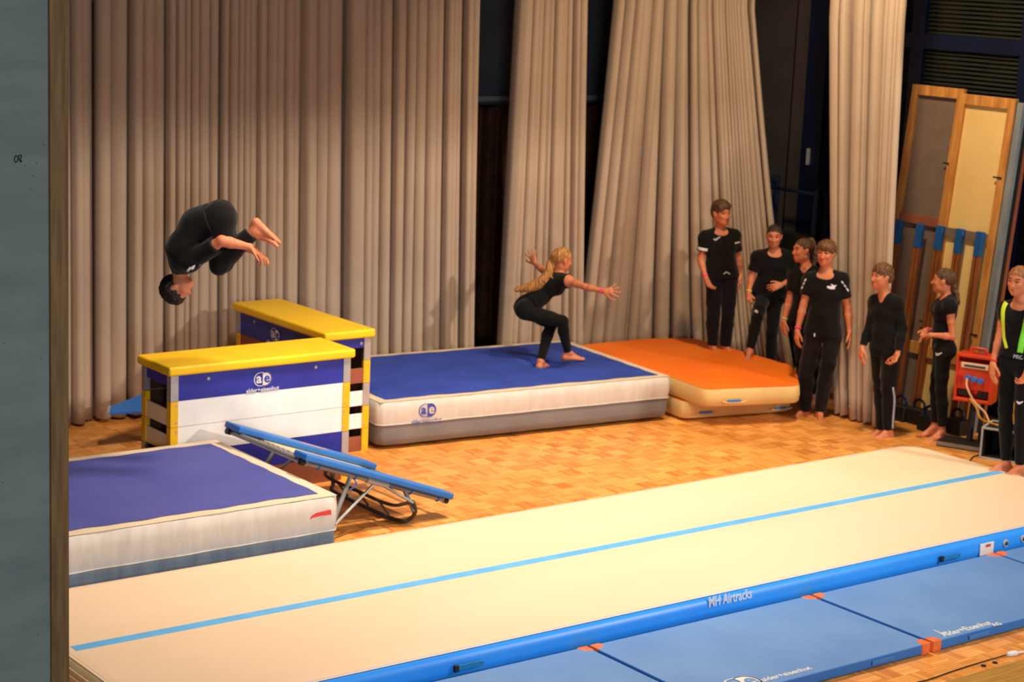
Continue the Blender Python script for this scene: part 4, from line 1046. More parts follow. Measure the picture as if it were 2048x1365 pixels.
def foot(b, an, toe, up, s=1., inner=None):
    up = nrm(up); hb = an-up*.062*s; d = toe-hb; d = nrm(d-up*(d@up)); L = .205*s; lat = np.cross(up, d)
    inn = lat if inner is None or (lat@inner) > 0 else -lat
    heel = hb-d*.035*s+up*.008*s; b.cone(an, heel, .034*s, .031*s, .02); b.cone(an+d*.005*s, hb+d*.095*s+up*.008*s+inn*.008*s, .034*s, .024*s, .02)
    ball = hb+d*.135*s
    b.cone(heel, ball+inn*.018*s-up*.008*s, .028*s, .0235*s, .02); b.cone(heel, ball-inn*.022*s-up*.012*s, .026*s, .019*s, .02)
    for i, (o, l, r_) in enumerate(((.028, .048, .0135), (.009, .052, .0100), (-.008, .046, .0093), (-.022, .037, .0088), (-.034, .026, .0085))):
        q = ball+inn*o*s-up*(.016 if i else .014)*s+d*(.012-.003*i)*s; b.cone(q, q+(d*l-inn*.002*i)*s-up*.002*s, r_*1.08*s, r_*.92*s, .006)

def head(b, c, f, u, sz, fem=False):
    """c centre, f forward, u up, sz = chin to crown; returns axes for the head frame"""
    u = nrm(u); f = nrm(f-u*(f@u)); x = np.cross(f, u); A = np.array([x, f, u]); s = sz
    def L(a, b_, c_): return c+x*a*s+f*b_*s+u*c_*s
    E = lambda p, r, k=.02, op=1: b.ell(L(*p), A, np.array(r)*s, k, op)
    E((0, -.07, .13), (.325, .405, .365), .03)
    E((0, .09, -.15), (.25 if not fem else .235, .28, .33), .04)
    E((0, .215, -.37), (.11, .125, .11), .04)                   # chin
    for q in (-1, 1):
        E((q*.145, .26, -.08), (.09, .09, .08), .03)             # cheek
        E((q*.19, .02, -.27), (.06, .15, .09), .04)             # jaw
        E((q*.135, .37, .06), (.075, .06, .045), .02, -1)    # socket
        E((q*.135, .300, .05), (.058, .058, .05), .004)         # eyeball with lid
        E((q*.325, -.02, -.03), (.028, .075, .125), .012)       # ear
        E((q*.345, -.045, .03), (.022, .07, .08), .01)
        E((q*.05, .385, -.145), (.035, .035, .03), .012)        # nostril
        E((q*.13, .325, .125), (.10, .035, .028), .02)          # brow ridge
    b.cone(L(0, .345, .07), L(0, .435, -.12), .028*s, .044*s, .012)
    E((0, .362, -.245), (.080, .034, .020), .008); E((0, .352, -.288), (.070, .034, .022), .008)
    b.subc(L(-.075, .415, -.266), L(.075, .415, -.266), .010*s, .010*s, .003)
    return A, L

def person(name, label, P):
    wd = P['w']; base = P['base']; t = thing(name, label, 'person', base)
    s = P.get('s', 1.); fem = P.get('fem', False); build_ = P.get('build', 1.)
    def J(v): return gw(v[0], v[1], wd-(v[2] if len(v) > 2 else 0))
    j = {k: J(v) for k, v in P['j'].items()}
    b = Sdf()
    hs = P.get('hs', .235); hu = V3(*P['hu']); hf_ = V3(*P['hf']); tf = V3(*P['tf'])       # tf torso forward
    tfp = V3(*P.get('tfp', P['tf']))
    A, L = head(b, j['head'], hf_, hu, hs, fem)
    # neck
    b.cone(L(0, -.10, -.22), j['neck'], .052*s*(.9 if fem else 1), .056*s*(.9 if fem else 1), .03)
    spine = [('pelvis', (.075, .088) if not fem else (.082, .090), tfp), ('waist', (.055, .078) if not fem else (.048, .070), tf), ('chest', (.072, .088) if not fem else (.060, .080), tf)]
    top = j['neck']*.55+j['chest']*.45
    lv = []
    for i, (n_, (w_, r_), fv) in enumerate(spine):
        p = j[n_]; q = j[spine[i+1][0]] if i < 2 else j['neck']; o = j[spine[i-1][0]] if i else p
        ax = nrm(q-o if i else q-p); lat = nrm(np.cross(nrm(fv), ax)); lv.append((p, lat, w_*s*build_, r_*s*build_, ax))
    shl, shr = j['shA'], j['shB']; latS = nrm(shr-shl)
    if lv[2][1]@latS < 0: lv = [(p, -l, w_, r_, a) for p, l, w_, r_, a in lv]
    sw = np.linalg.norm(shr-shl)
    lv.append((j['neck']-nrm(j['neck']-j['chest'])*.075*s, latS, sw*.24, .064*s*build_, lv[2][4]))
    def torso(B, o, lo_cut=None, extra=0.):
        for i in range(3):
            for q in (-1, 0, 1):
                B.cone(lv[i][0]+q*lv[i][1]*(lv[i][2]), lv[i+1][0]+q*lv[i+1][1]*(lv[i+1][2]), lv[i][3]+o, lv[i+1][3]+o, .04, [] if lo_cut is None else [lo_cut])
        for sh in (shl, shr):
            B.cone(j['neck']-nrm(j['neck']-j['chest'])*.005, sh, .036*s+o, .046*s+o, .05); B.cone(lv[3][0], sh, .062*s+o, .050*s+o, .05)
            B.cone(lv[2][0]+(1 if sh is shr else -1)*lv[2][1]*lv[2][2], sh, .07*s+o, .045*s+o, .05)
        if fem and not P.get('nobust'):
            for q in (-1, 1): B.ell(lv[2][0]+lv[2][1]*q*.058*s+nrm(tf)*.068*s+lv[2][4]*.02, np.eye(3), np.array([.05, .05, .052])*s+o, .05)
    torso(b, 0)
    # glutes and legs
    for S_ in 'AB':
        hip, kn, an = j['hip'+S_], j['kn'+S_], j['an'+S_]
        b.ell(hip-nrm(tfp)*.045*s, np.eye(3), np.array([.082, .082, .085])*s, .05)
        th = P.get('thigh', 1.)
        b.cone(hip, hip*.35+kn*.65, .080*s*th, .060*s*th, .03); b.cone(hip*.35+kn*.65, kn, .060*s*th, .049*s, .02)
        m_ = kn*.68+an*.32; bk = np.cross(np.cross(nrm(an-kn), nrm(kn-hip)+nrm(tfp)*.3), nrm(an-kn))
        cb_ = -nrm(bk) if np.linalg.norm(bk) > 1e-3 else -nrm(tfp)
        b.cone(kn, m_-nrm(tfp)*.012*s, .048*s, .050*s, .02); b.cone(m_-nrm(tfp)*.012*s, an, .050*s, .033*s, .02)
        if ('toe'+S_) in j:
            up = V3(*P['fu'+S_]) if ('fu'+S_) in P else ZU
            foot(b, an, j['toe'+S_], up, s*P.get('fs', 1.), (j['hipB' if S_ == 'A' else 'hipA']-hip))
        sh, el, wr, tp = j['sh'+S_], j['el'+S_], j['wr'+S_], j['tip'+S_]
        at = P.get('arm', 1.)*s
        b.cone(sh, sh*.5+el*.5, .047*at, .042*at, .03); b.cone(sh*.5+el*.5, el, .042*at, .035*at, .02)
        b.cone(el, el*.7+wr*.3, .036*at, .037*at, .015); b.cone(el*.7+wr*.3, wr, .037*at, .0235*at, .015)
        hd = P.get('hand'+S_, {}); pn = V3(*hd.get('pn', (.3 if S_ == 'A' else -.3, 0, -1))); tv = V3(*hd.get('tv', (0, 0, 1)))
        b.ell(wr+nrm(tp-wr)*.005, np.eye(3), np.array([.024, .024, .024])*at, .015)
        hand(b, wr, tp, pn, tv, s*.98, hd.get('curl', .4), hd.get('spread', .25))
    V, Q = b.mesh(.0052)
    cen = V[Q].mean(1); loc = ((cen-j['head'])@A.T)/hs; mi = np.zeros(len(Q), int)
    fx, fy, fz = loc[:, 0], loc[:, 1], loc[:, 2]; front = (fy > .18)
    for q in (-1, 1):
        e = ((fx-q*.135)/.062)**2+((fz-.05)/.026)**2; mi[front & (e < 1)] = 3
        e = ((fx-q*.135)/.042)**2+((fz-.05)/.032)**2; mi[front & (e < 1)] = 2
        e = ((fx-q*.14)/.085)**2+((fz-.135-.02*(1-np.abs(fx-q*.14)/.085))/.024)**2; mi[front & (e < 1)] = 4
    e = (fx/.066)**2+((fz+.266)/.034)**2; mi[(fy > .28) & (e < 1)] = 1
    net_obj('body', V, Q, 'skin', t, ['lips', 'eye_dark', 'eye_white', P.get('brow', 'brow')], mi)
    # hair
    hr = P['hair']; H_ = Sdf(); s_ = hs
    H_.ell(L(0, -.08, .145), A, np.array([.342, .424, .375])*s_, 0)
    if hr['kind'] == 'pony': H_.pr.clear(); H_.ell(L(0, -.08, .14), A, np.array([.345, .427, .380])*s_, 0)
    if hr['kind'] == 'short':
        H_.ell(L(0, -.02, .30), A, np.array([.33, .40, .27])*s_, .03)
        H_.ell(L(0, -.24, .0), A, np.array([.30, .27, .30])*s_, .03)
        H_.plane(L(0, 0, -.07), u_f(A, (0, .50, -1)))
        H_.plane(L(0, .30, .17), u_f(A, (0, 1, -.55)), 0, L(0, .42, .02), .26*s_)
    elif hr['kind'] == 'fringe':
        H_.ell(L(0, .0, .27), A, np.array([.36, .42, .27])*s_, .03); pass
        H_.ell(L(0, -.24, .0), A, np.array([.32, .27, .32])*s_, .03)
        H_.plane(L(0, 0, -.06), u_f(A, (0, .62, -1))); 
    else:
        H_.plane(L(0, .02, .02), u_f(A, (0, .95, -1)))
        H_.plane(L(0, .30, .17), u_f(A, (0, 1, -.55)), 0, L(0, .42, .02), .26*s_)
    if hr['kind'] != 'pony':
        rr_ = np.random.RandomState(int(wd*37))
        nt = 34 if hr['kind'] == 'fringe' else 20
        for i in range(nt):
            az = rr_.uniform(-1.25, 1.25); zb = .26 if hr['kind'] == 'fringe' else .34
            sx_, cy_ = math.sin(az), math.cos(az)
            p0 = L(sx_*.31, -.06+cy_*.38, zb+rr_.uniform(-.03, .05)); ln = rr_.uniform(.10, .19) if hr['kind'] == 'fringe' else rr_.uniform(.03, .08)
            p1 = L(sx_*.345+rr_.uniform(-.07, .07), -.06+cy_*.425, zb-ln*(1.1 if abs(az) < .8 else .8)); H_.cone(p0, p1, .014, .0045, .006)
        for i in range(26 if hr['kind'] == 'fringe' else 12):
            az = rr_.uniform(0, 6.28); el_ = rr_.uniform(.5, 1.3); q0 = np.array([math.cos(az)*math.cos(el_)*.30, math.sin(az)*math.cos(el_)*.38-.08, .14+math.sin(el_)*.35])
            q1 = q0*1.12+np.array([rr_.uniform(-.08, .08), rr_.uniform(-.04, .1), -.02]); H_.cone(L(*q0), L(*q1), .016, .006, .008)
    if hr.get('tail'):
        T = [L(0, -.40, .10)]+[J(v) for v in hr['tail']]; rr = hr.get('tr', [.022, .03, .026, .012])
        H_.ell(L(0, -.42, .12), A, np.array([.12, .12, .12])*s_, .03)
        TT = bez(T, 5); n_ = len(TT)
        for i in range(n_-1):
            q0 = i/(n_-1)*(len(rr)-1); q1 = (i+1)/(n_-1)*(len(rr)-1)
            H_.cone(TT[i], TT[i+1], np.interp(q0, range(len(rr)), rr), np.interp(q1, range(len(rr)), rr), .01)
        for st in hr.get('strands', ()):
            SS = bez([J(v) for v in st], 5)
            for i in range(len(SS)-1): H_.cone(SS[i], SS[i+1], .010*(1-.6*i/len(SS)), .010*(1-.6*(i+1)/len(SS)), .008)
    r = np.random.RandomState(7); dd = r.normal(size=(3, 3))
    X_, F_, U_ = A
    hn = lambda X: .0028*np.sin((X@X_)*230+4*np.sin((X@U_)*40))+.002*np.sin((X@(X_+F_))*170+(X@U_)*60)
    V, Q = H_.mesh(.0052, hn); ho = net_obj('hair', V, Q, hr['m'], t)
    if hr.get('tie'):
        c_ = J(hr['tie']); m = MB(); ax = nrm(J(hr['tail'][0])-L(0, -.40, .10)) if hr.get('tail') else A[1]
        u1 = nrm(np.cross(ax, A[0]+.1)); u2 = np.cross(ax, u1)
        m.tube([c_+(math.cos(k*.4189)*u1+math.sin(k*.4189)*u2)*.026 for k in range(15)], .008, 8, closed=True); m.build('hair_tie', hr.get('tiem', 'cloth_black'), ho, smooth=True)
    # trousers
    T = Sdf(); o = P.get('to', .012); on = P.get('ton', .003)
    tor = P['pelvis_top']; pc_ = j['pelvis']*(1-tor)+j['waist']*tor; pax = nrm(j['waist']-j['pelvis'])
    for q in (-1, 0, 1):
        T.cone(lv[0][0]+q*lv[0][1]*lv[0][2], lv[1][0]+q*lv[1][1]*lv[1][2], lv[0][3]+o, lv[1][3]+o*.8, .04, [(pc_, pax)])
    tw = P.get('cuff', .0)
    for S_ in 'AB':
        hip, kn, an = j['hip'+S_], j['kn'+S_], j['an'+S_]; th = P.get('thigh', 1.)
        T.ell(hip-nrm(tfp)*.045*s, np.eye(3), np.array([.082, .082, .085])*s+o, .05)
        ck = P.get('cuff_at'+S_, P.get('cuff_at', .97)); ce = kn+(an-kn)*ck; cax = nrm(an-kn)
        kk = .03
        T.cone(hip, hip*.35+kn*.65, .080*s*th+o*1.3, .060*s*th+o*1.5, kk); T.cone(hip*.35+kn*.65, kn, .060*s*th+o*1.5, .049*s+o*1.7, .02)
        m_ = kn*.68+an*.32-nrm(tfp)*.012*s
        T.cone(kn, m_, .049*s+o*1.7, .050*s+o*1.6, .02); T.cone(m_, an+cax*.02, .050*s+o*1.6, .034*s+o*P.get('cuffw', 1.6), .02, [(ce, cax)])
    if P.get('slit', True):
        mk = (j['knA']+j['knB'])/2; ma = (j['anA']+j['anB'])/2; mh = (j['hipA']+j['hipB'])/2; up_ = nrm(mh-ma); la = j['knB']-j['knA']; la = nrm(la-up_*(la@up_)); fw_ = np.cross(la, up_)
        tp_ = mh-up_*.13*s; T.ell((tp_+ma)/2, np.array([la, fw_, up_]), np.array([.007, .18, np.linalg.norm(tp_-ma)/2+.1]), .008, -1)
    V, Q = T.mesh(.006, folds(on, 11+int(P['w']*10), 1.) if on else None)
    tr = net_obj(P.get('tname', 'trousers'), V, Q, P.get('tm', 'cloth_black'), t)
    # shirt
    B = Sdf(); o = P.get('so', .012); hem = P['hem']; pth = [j['pelvis'], j['waist'], j['chest']]
    hc = j['pelvis']+(j['waist']-j['pelvis'])*hem
    if hem < 0:
        q0 = j['pelvis']-pax*.09
        hx = nrm(pax)
        for q in (-1, 0, 1): B.cone(j['pelvis']+hx*(hem*.2)+q*lv[0][1]*lv[0][2], lv[0][0]+q*lv[0][1]*lv[0][2], lv[0][3]+o*1.5, lv[0][3]+o*1.5, .04, [(hc, -pax)])
    torso(B, o*1.0, (hc, -pax))
    for q in (-1, 0, 1): B.cone(lv[0][0]+q*lv[0][1]*lv[0][2], lv[1][0]+q*lv[1][1]*lv[1][2], lv[0][3]+o*1.5, lv[1][3]+o*1.2, .04, [(hc, -pax)])
    B.cone(lv[1][0], lv[2][0], lv[1][3]+o*1.5, lv[2][3]+o*1.2, .05, [(hc, -pax)])
    sl = P['sleeve']                                     # 0..1 upper arm, >1 into the forearm
    for S_ in 'AB':
        sh, el, wr = j['sh'+S_], j['el'+S_], j['wr'+S_]; at = P.get('arm', 1.)*s
        so2 = P.get('slo', .014)
        if sl <= 1:
            if sl > .12:
                e = sh+(el-sh)*sl; ax = nrm(el-sh); B.cone(sh, e+ax*.05, .047*at+so2, .043*at+so2*1.25, .03, [(e, ax)])
        else:
            e = el+(wr-el)*(sl-1); ax = nrm(wr-el)
            B.cone(sh, el, .047*at+so2, .036*at+so2, .03); B.cone(el, el*.6+wr*.4, .037*at+so2, .036*at+so2*.9, .02); B.cone(el*.6+wr*.4, e+ax*.03, .036*at+so2*.9, .026*at+so2*.7, .02, [(e, ax)])
    nk = j['neck']; ud = nrm(j['head']-nk)
    nd = nrm(nk-j['chest'])
    B.subc(nk+nrm(tf)*.015*s+nd*.012, nk+nd*.14+nrm(tf)*.03, P.get('neckr', .062)*.97*s, .09, .004)
    fq = nrm(nrm(tf)-nd*(nrm(tf)@nd)); lq = np.cross(fq, nd)
    if not P.get('vneck'): B.ell(nk+fq*.050*s-nd*(.0+P.get('neckd', .0)*.75)*s, np.array([lq, fq, nd]), np.array([.080, .060, .042])*s, .025, -1)
    if P.get('vneck'): B.subc(nk+nrm(tf)*.10*s-nd*P['vneck'], nk+nrm(tf)*.07*s+nd*.02, .010, .062*s, .004)
    if sl <= .12:
        for S_ in 'AB':
            sh, el = j['sh'+S_], j['el'+S_]; ax = nrm(el-sh); B.plane(sh+ax*.0+ (sh-lv[3][0])*.08, nrm(nrm(sh-lv[3][0])+ax*.35), 0, sh+ax*.05, .14)
    V, Q = B.mesh(.006, folds(P.get('son', .0035), 5+int(P['w']*7)))
    sh_o = net_obj(P.get('sname', 't_shirt'), V, Q, P.get('sm', 'cloth_black'), t)
    # wristbands
    for S_, m_ in P.get('bands', ()):
        el, wr = j['el'+S_], j['wr'+S_]; c_ = wr+(el-wr)*.10; ax = nrm(el-wr); u1 = nrm(np.cross(ax, ZU+.1)); u2 = np.cross(ax, u1); R = .029*s*P.get('arm', 1.)
        vv = []; ff = []
        for k in range(20):
            a = 2*math.pi*k/20; e_ = math.cos(a)*u1+math.sin(a)*u2
            for (rr_, oo) in ((R, -.008), (R+.004, -.008), (R+.004, .008), (R, .008)): vv.append(c_+e_*rr_+ax*oo)
        for k in range(20):
            a, b2 = k*4, ((k+1) % 20)*4
            for q in range(4): ff.append((a+q, a+(q+1) % 4, b2+(q+1) % 4, b2+q))
        mesh_obj('wristband', vv, ff, m_, t, smooth=True)
    return t, dict(body=b, top=B, legs=T, J=J, wd=wd, tr=tr, sh=sh_o, hair=ho, L=L)
def u_f(A, v): return nrm(A[0]*v[0]+A[1]*v[1]+A[2]*v[2])
exec_people = True
DN = (0, -1, 0)
def ground(x, y, z=0.): p = gz(x, y, z); return p

# --- A: standing, white animal print on the chest
b0 = ground(1628, 834); wA = float(b0@HF)
tA, kA = person('person', 'boy in black tee with white chest print and pink wristband before the wing curtain', dict(w=wA, base=b0, s=1.03, hs=.245, hu=(.04, 1, .03), hf=(-.48, -.10, .86), tf=(-.25, 0, .97), build=.95,
  j=dict(head=(1652, 507, .02), neck=(1652, 545), chest=(1650, 583), waist=(1648, 628), pelvis=(1645, 667), shA=(1620, 560, -.03), elA=(1607, 610, .0), wrA=(1595, 661, .06), tipA=(1591, 697, .10),
         shB=(1683, 561, .04), elB=(1696, 618, .04), wrB=(1699, 662, .09), tipB=(1703, 700, .13), hipA=(1628, 680, -.01), hipB=(1662, 681, .02), knA=(1612, 747, .03), knB=(1651, 749, .04), anA=(1611, 822, -.03), anB=(1639, 824, .03), toeA=(1579, 835, .0), toeB=(1647, 846, .2)),
  hair=dict(kind='fringe', m='hair_light_brown'), pelvis_top=.62, to=.014, ton=.005, tm='cloth_charcoal', hem=-.02, sleeve=.62, so=.012, slo=.017, neckr=.070, neckd=.026, bands=[('A', 'band_pink')], tname='sweatpants',
  handA=dict(pn=(.8, 0, -.3), tv=(.1, 0, 1), curl=.5), handB=dict(pn=(-.8, 0, -.3), tv=(-.1, 0, 1), curl=.35)))
ribbon('chest_print', kA['top'], [(1654, 574), (1661, 576), (1670, 576)], [4, 6, 6], wA, 'print_white', kA['sh'])
ribbon('chest_print', kA['top'], [(1662, 569), (1668, 573), (1673, 571)], [2, 4, 1.5], wA, 'print_white', kA['sh'])
for a, c in (((1612, 558), (1609, 563)), ((1609, 565), (1606, 570)), ((1605, 573), (1603, 578))): ribbon('sleeve_print', kA['top'], [a, c], 3, wA, 'print_white', kA['sh'])
for a, c in (((1683, 563), (1687, 568)), ((1688, 570), (1692, 575)), ((1693, 577), (1697, 583))): ribbon('sleeve_print', kA['top'], [a, c], 3, wA, 'print_white', kA['sh'])
ribbon('drawstring', kA['top'], [(1629, 667), (1629, 677)], 3, wA, 'print_white', kA['tr'], off=.012)

# --- B: v-neck long sleeves, striped trousers
b0 = ground(1771, 872); wB = float(b0@HF)
tB, kB = person('person', 'boy in black long-sleeved v-neck top and trousers with a pale side stripe, looking left', dict(w=wB, base=b0, s=.96, hs=.236, hu=(.05, 1, .0), hf=(-.86, -.06, .42), tf=(-.62, 0, .78), build=.86,
  j=dict(head=(1763, 554, .02), neck=(1769, 590), chest=(1771, 622), waist=(1770, 662), pelvis=(1771, 695), shA=(1750, 604, -.09), elA=(1739, 654, -.07), wrA=(1724, 697, -.02), tipA=(1720, 726, .02),
         shB=(1793, 607, .08), elB=(1806, 656, .10), wrB=(1795, 708, .17), tipB=(1783, 735, .21), hipA=(1759, 703, -.06), hipB=(1782, 704, .05), knA=(1762, 776, -.04), knB=(1777, 778, .06), anA=(1764, 860, -.06), anB=(1777, 861, .04), toeA=(1738, 872, -.02), toeB=(1757, 880, .12)),
  hair=dict(kind='short', m='hair_light_brown'), pelvis_top=.5, to=.013, ton=.004, hem=-.35, sleeve=1.86, so=.009, slo=.011, neckr=.058, neckd=.0, vneck=.075, sname='jumper',
  handA=dict(pn=(.8, 0, -.3), tv=(-.3, 0, 1), curl=.5), handB=dict(pn=(-.7, 0, .3), tv=(-.6, .4, 0), curl=.9)))
ribbon('side_stripe', kB['legs'], [(1786, 775), (1789, 800), (1787, 830), (1785, 862)], 4, wB, 'rail_paint', kB['tr'], n=8)

# --- C: black crop tee, brown ponytail, profile left
b0 = ground(1876, 876); wC = float(b0@HF)
tC, kC = person('person', 'girl in black cap-sleeved tee and black leggings with brown ponytail, clasping her hands', dict(w=wC, base=b0, s=.93, hs=.235, fem=True, hu=(.0, 1, 0), hf=(-.95, -.16, -.28), tf=(-.98, 0, .10), build=.93, arm=.92,
  j=dict(head=(1886, 562), neck=(1894, 594), chest=(1890, 623), waist=(1887, 660), pelvis=(1886, 692), shA=(1900, 613, .15), elA=(1905, 674, .17), wrA=(1862, 670, .12), tipA=(1838, 676, .04),
         shB=(1887, 611, -.14), elB=(1878, 664, -.19), wrB=(1852, 660, -.05), tipB=(1844, 683, .06), hipA=(1887, 702, .08), hipB=(1884, 702, -.07), knA=(1882, 780, .07), knB=(1871, 779, -.07), anA=(1884, 864, .05), anB=(1869, 855, -.07), toeA=(1850, 884, .15), toeB=(1835, 870, -.02)),
  hair=dict(kind='pony', m='hair_brown', tail=[(1908, 576, .02), (1913, 592, .03), (1918, 610, .04)], tr=[.026, .030, .026, .010], tie=(1905, 571, .01), tiem='rail_paint'),
  pelvis_top=.75, to=.006, ton=.0012, cuffw=1.0, cuff_atA=.86, cuff_atB=.86, tname='leggings', hem=.55, sleeve=.22, so=.013, slo=.012, neckr=.058, bands=[('B', 'band_pink')],
  handA=dict(pn=(0, -1, .1), tv=(0, .2, -1), curl=.5), handB=dict(pn=(-.3, -.2, 1), tv=(-.6, .6, 0), curl=.7)))
ribbon('thigh_print', kC['legs'], [(1871, 706), (1874, 710), (1880, 708), (1884, 706)], [1.5, 5, 3, 1.5], wC, 'print_white', kC['tr'])

# --- D: neon braces at the right edge
b0 = ground(2018, 944, .205); wD = float(b0@HF)
tD, kD = person('person', 'girl in black tee with neon yellow braces, standing on the end of the tumbling track', dict(w=wD, base=b0, s=1.02, hs=.24, fem=True, hu=(-.05, 1, .1), hf=(-.62, -.22, .75), tf=(-.40, 0, .92), build=.96, arm=.95, thigh=.95,
  j=dict(head=(2036, 562, .04), neck=(2042, 604), chest=(2040, 642), waist=(2037, 688), pelvis=(2034, 727), shA=(2012, 620, -.08), elA=(2000, 673, -.07), wrA=(1986, 727, .0), tipA=(1983, 772, .05),
         shB=(2069, 624, .07), elB=(2079, 684, .08), wrB=(2056, 740, .16), tipB=(2040, 775, .2), hipA=(2018, 737, -.05), hipB=(2050, 738, .05), knA=(2011, 822, -.02), knB=(2043, 826, .06), anA=(2012, 927, -.05), anB=(2040, 936, .04), toeA=(1974, 941, -.02), toeB=(2000, 951, .12)),
  hair=dict(kind='pony', m='hair_strawberry', tail=[(2056, 550, -.05), (2060, 575, -.06)], tr=[.02, .026, .02]), brow='brow', pelvis_top=.7, to=.006, ton=.0012, cuffw=1.0, cuff_at=.93, tname='leggings',
  hem=.5, sleeve=.34, so=.010, slo=.010, neckr=.066, neckd=.03, bands=[('A', 'band_red')], fs=1.05,
  handA=dict(pn=(.8, 0, -.3), tv=(-.2, 0, 1), curl=.35), handB=dict(pn=(-.8, 0, .3), tv=(-.5, .3, .3), curl=.7)))
ribbon('suspender_strap', kD['top'], [(2023, 597), (2012, 606), (2006, 622), (2006, 650), (2008, 676), (2013, 697)], [9, 9, 8, 7, 6, 6], wD, 'neon_yellow', tD, off=.007)
ribbon('suspender_strap', kD['top'], [(2052, 600), (2056, 620), (2050, 655), (2044, 682), (2040, 706)], [10, 10, 11, 12, 12], wD, 'neon_green', tD, off=.007)
ribbon('waistband_print', kD['legs'], [(2007, 701), (2014, 710), (2024, 714)], 3, wD, 'rail_paint', kD['tr'], off=.01)
pp = shoot(kD['top'], 2030, 708, wD)
if pp is not None: text('waistband_lettering', 'PRO', .044, gw(2036, 718, float(pp@HF)-.02), V3(1, -.08, .15), ZU, 'rail_paint', kD['tr'], True, 0, .001)
ribbon('thigh_print', kD['legs'], [(2033, 803), (2038, 807), (2046, 804)], [2, 5, 2], wD, 'print_white', kD['tr'])

# --- E: boy on the orange mat
b0 = gz(1440, 701, .385); wE = float(b0@HF)
tE, kE = person('person', 'boy in black tee with white sleeve bands, standing on the upper orange mat', dict(w=wE, base=b0, s=.93, hs=.255, hu=(-.04, 1, .05), hf=(.50, -.16, .85), tf=(.12, 0, .98), build=1.04, arm=1.02,
  j=dict(head=(1443, 427, .03), neck=(1440, 461), chest=(1440, 490), waist=(1442, 525), pelvis=(1443, 553), shA=(1411, 476, .02), elA=(1401, 521, .02), wrA=(1411, 555, .10), tipA=(1425, 586, .13),
         shB=(1468, 473, -.02), elB=(1477, 520, -.07), wrB=(1480, 552, -.08), tipB=(1481, 580, -.07), hipA=(1430, 563, .02), hipB=(1457, 563, .0), knA=(1427, 628, .04), knB=(1456, 628, .03), anA=(1425, 692, .02), anB=(1451, 693, -.01), toeA=(1440, 707, .2), toeB=(1471, 708, .1)),
  hair=dict(kind='short', m='hair_brown'), pelvis_top=.55, to=.015, ton=.004, tm='cloth_navy', hem=.0, sleeve=.60, so=.016, slo=.016, neckr=.068, neckd=.022, bands=[('A', 'band_pink')], tname='sweatpants',
  handA=dict(pn=(.5, 0, .5), tv=(.6, .2, .6), curl=.5), handB=dict(pn=(-.8, 0, -.3), tv=(0, 0, 1), curl=.4)))
ribbon('sleeve_band', kE['top'], [(1394, 496), (1404, 499), (1415, 501)], 6, wE, 'print_white', kE['sh'])
ribbon('sleeve_band', kE['top'], [(1470, 487), (1480, 485)], 3.5, wE, 'print_white', kE['sh'])
ribbon('chest_print', kE['top'], [(1427, 478), (1431, 480), (1437, 476), (1441, 474)], [2, 4, 3, 2], wE, 'rail_paint', kE['sh'])
ribbon('drawstring', kE['top'], [(1447, 549), (1453, 545), (1460, 549)], 2.5, wE, 'rail_paint', kE['tr'], off=.01)

# --- F: stepping up onto the mat
b0 = ground(1537, 769); wF = float(b0@HF)
tF, kF = person('person', 'woman in black tee with yellow wristband resting one bare foot on the orange mat', dict(w=wF, base=b0, s=.96, hs=.235, fem=True, nobust=True, slit=False, hu=(0, 1, .12), hf=(-.14, -.18, .97), tf=(-.1, 0, 1), build=1.05,
  j=dict(head=(1548, 473, .05), neck=(1549, 503), chest=(1547, 532), waist=(1541, 566), pelvis=(1536, 590), shA=(1516, 516, .03), elA=(1502, 555, .04), wrA=(1497, 586, .12), tipA=(1500, 614, .16),
         shB=(1577, 517, .0), elB=(1590, 556, .0), wrB=(1563, 570, .17), tipB=(1538, 578, .24), hipA=(1524, 598, .04), hipB=(1549, 599, .0), knA=(1514, 636, .40), knB=(1544, 664, .04), anA=(1499, 704, .50), anB=(1540, 754, -.04), toeA=(1490, 718, .68), toeB=(1532, 771, .1)),
  hair=dict(kind='pony', m='hair_dark_brown', tail=[(1556, 466, -.14)], tr=[.03, .03]), pelvis_top=.5, to=.007, ton=.002, cuffw=1.1, cuff_at=.90, tname='leggings', hem=.1, sleeve=.68, so=.018, slo=.018, neckr=.070, neckd=.026,
  bands=[('A', 'band_yellow')], handA=dict(pn=(.4, 0, .6), tv=(.6, 0, .5), curl=1.1), handB=dict(pn=(-.2, -.3, -1), tv=(0, .9, .2), curl=.5)))
ribbon('thigh_print', kF['legs'], [(1509, 624), (1512, 622), (1515, 626)], [2, 5, 3], wF, 'print_white', kF['tr'])

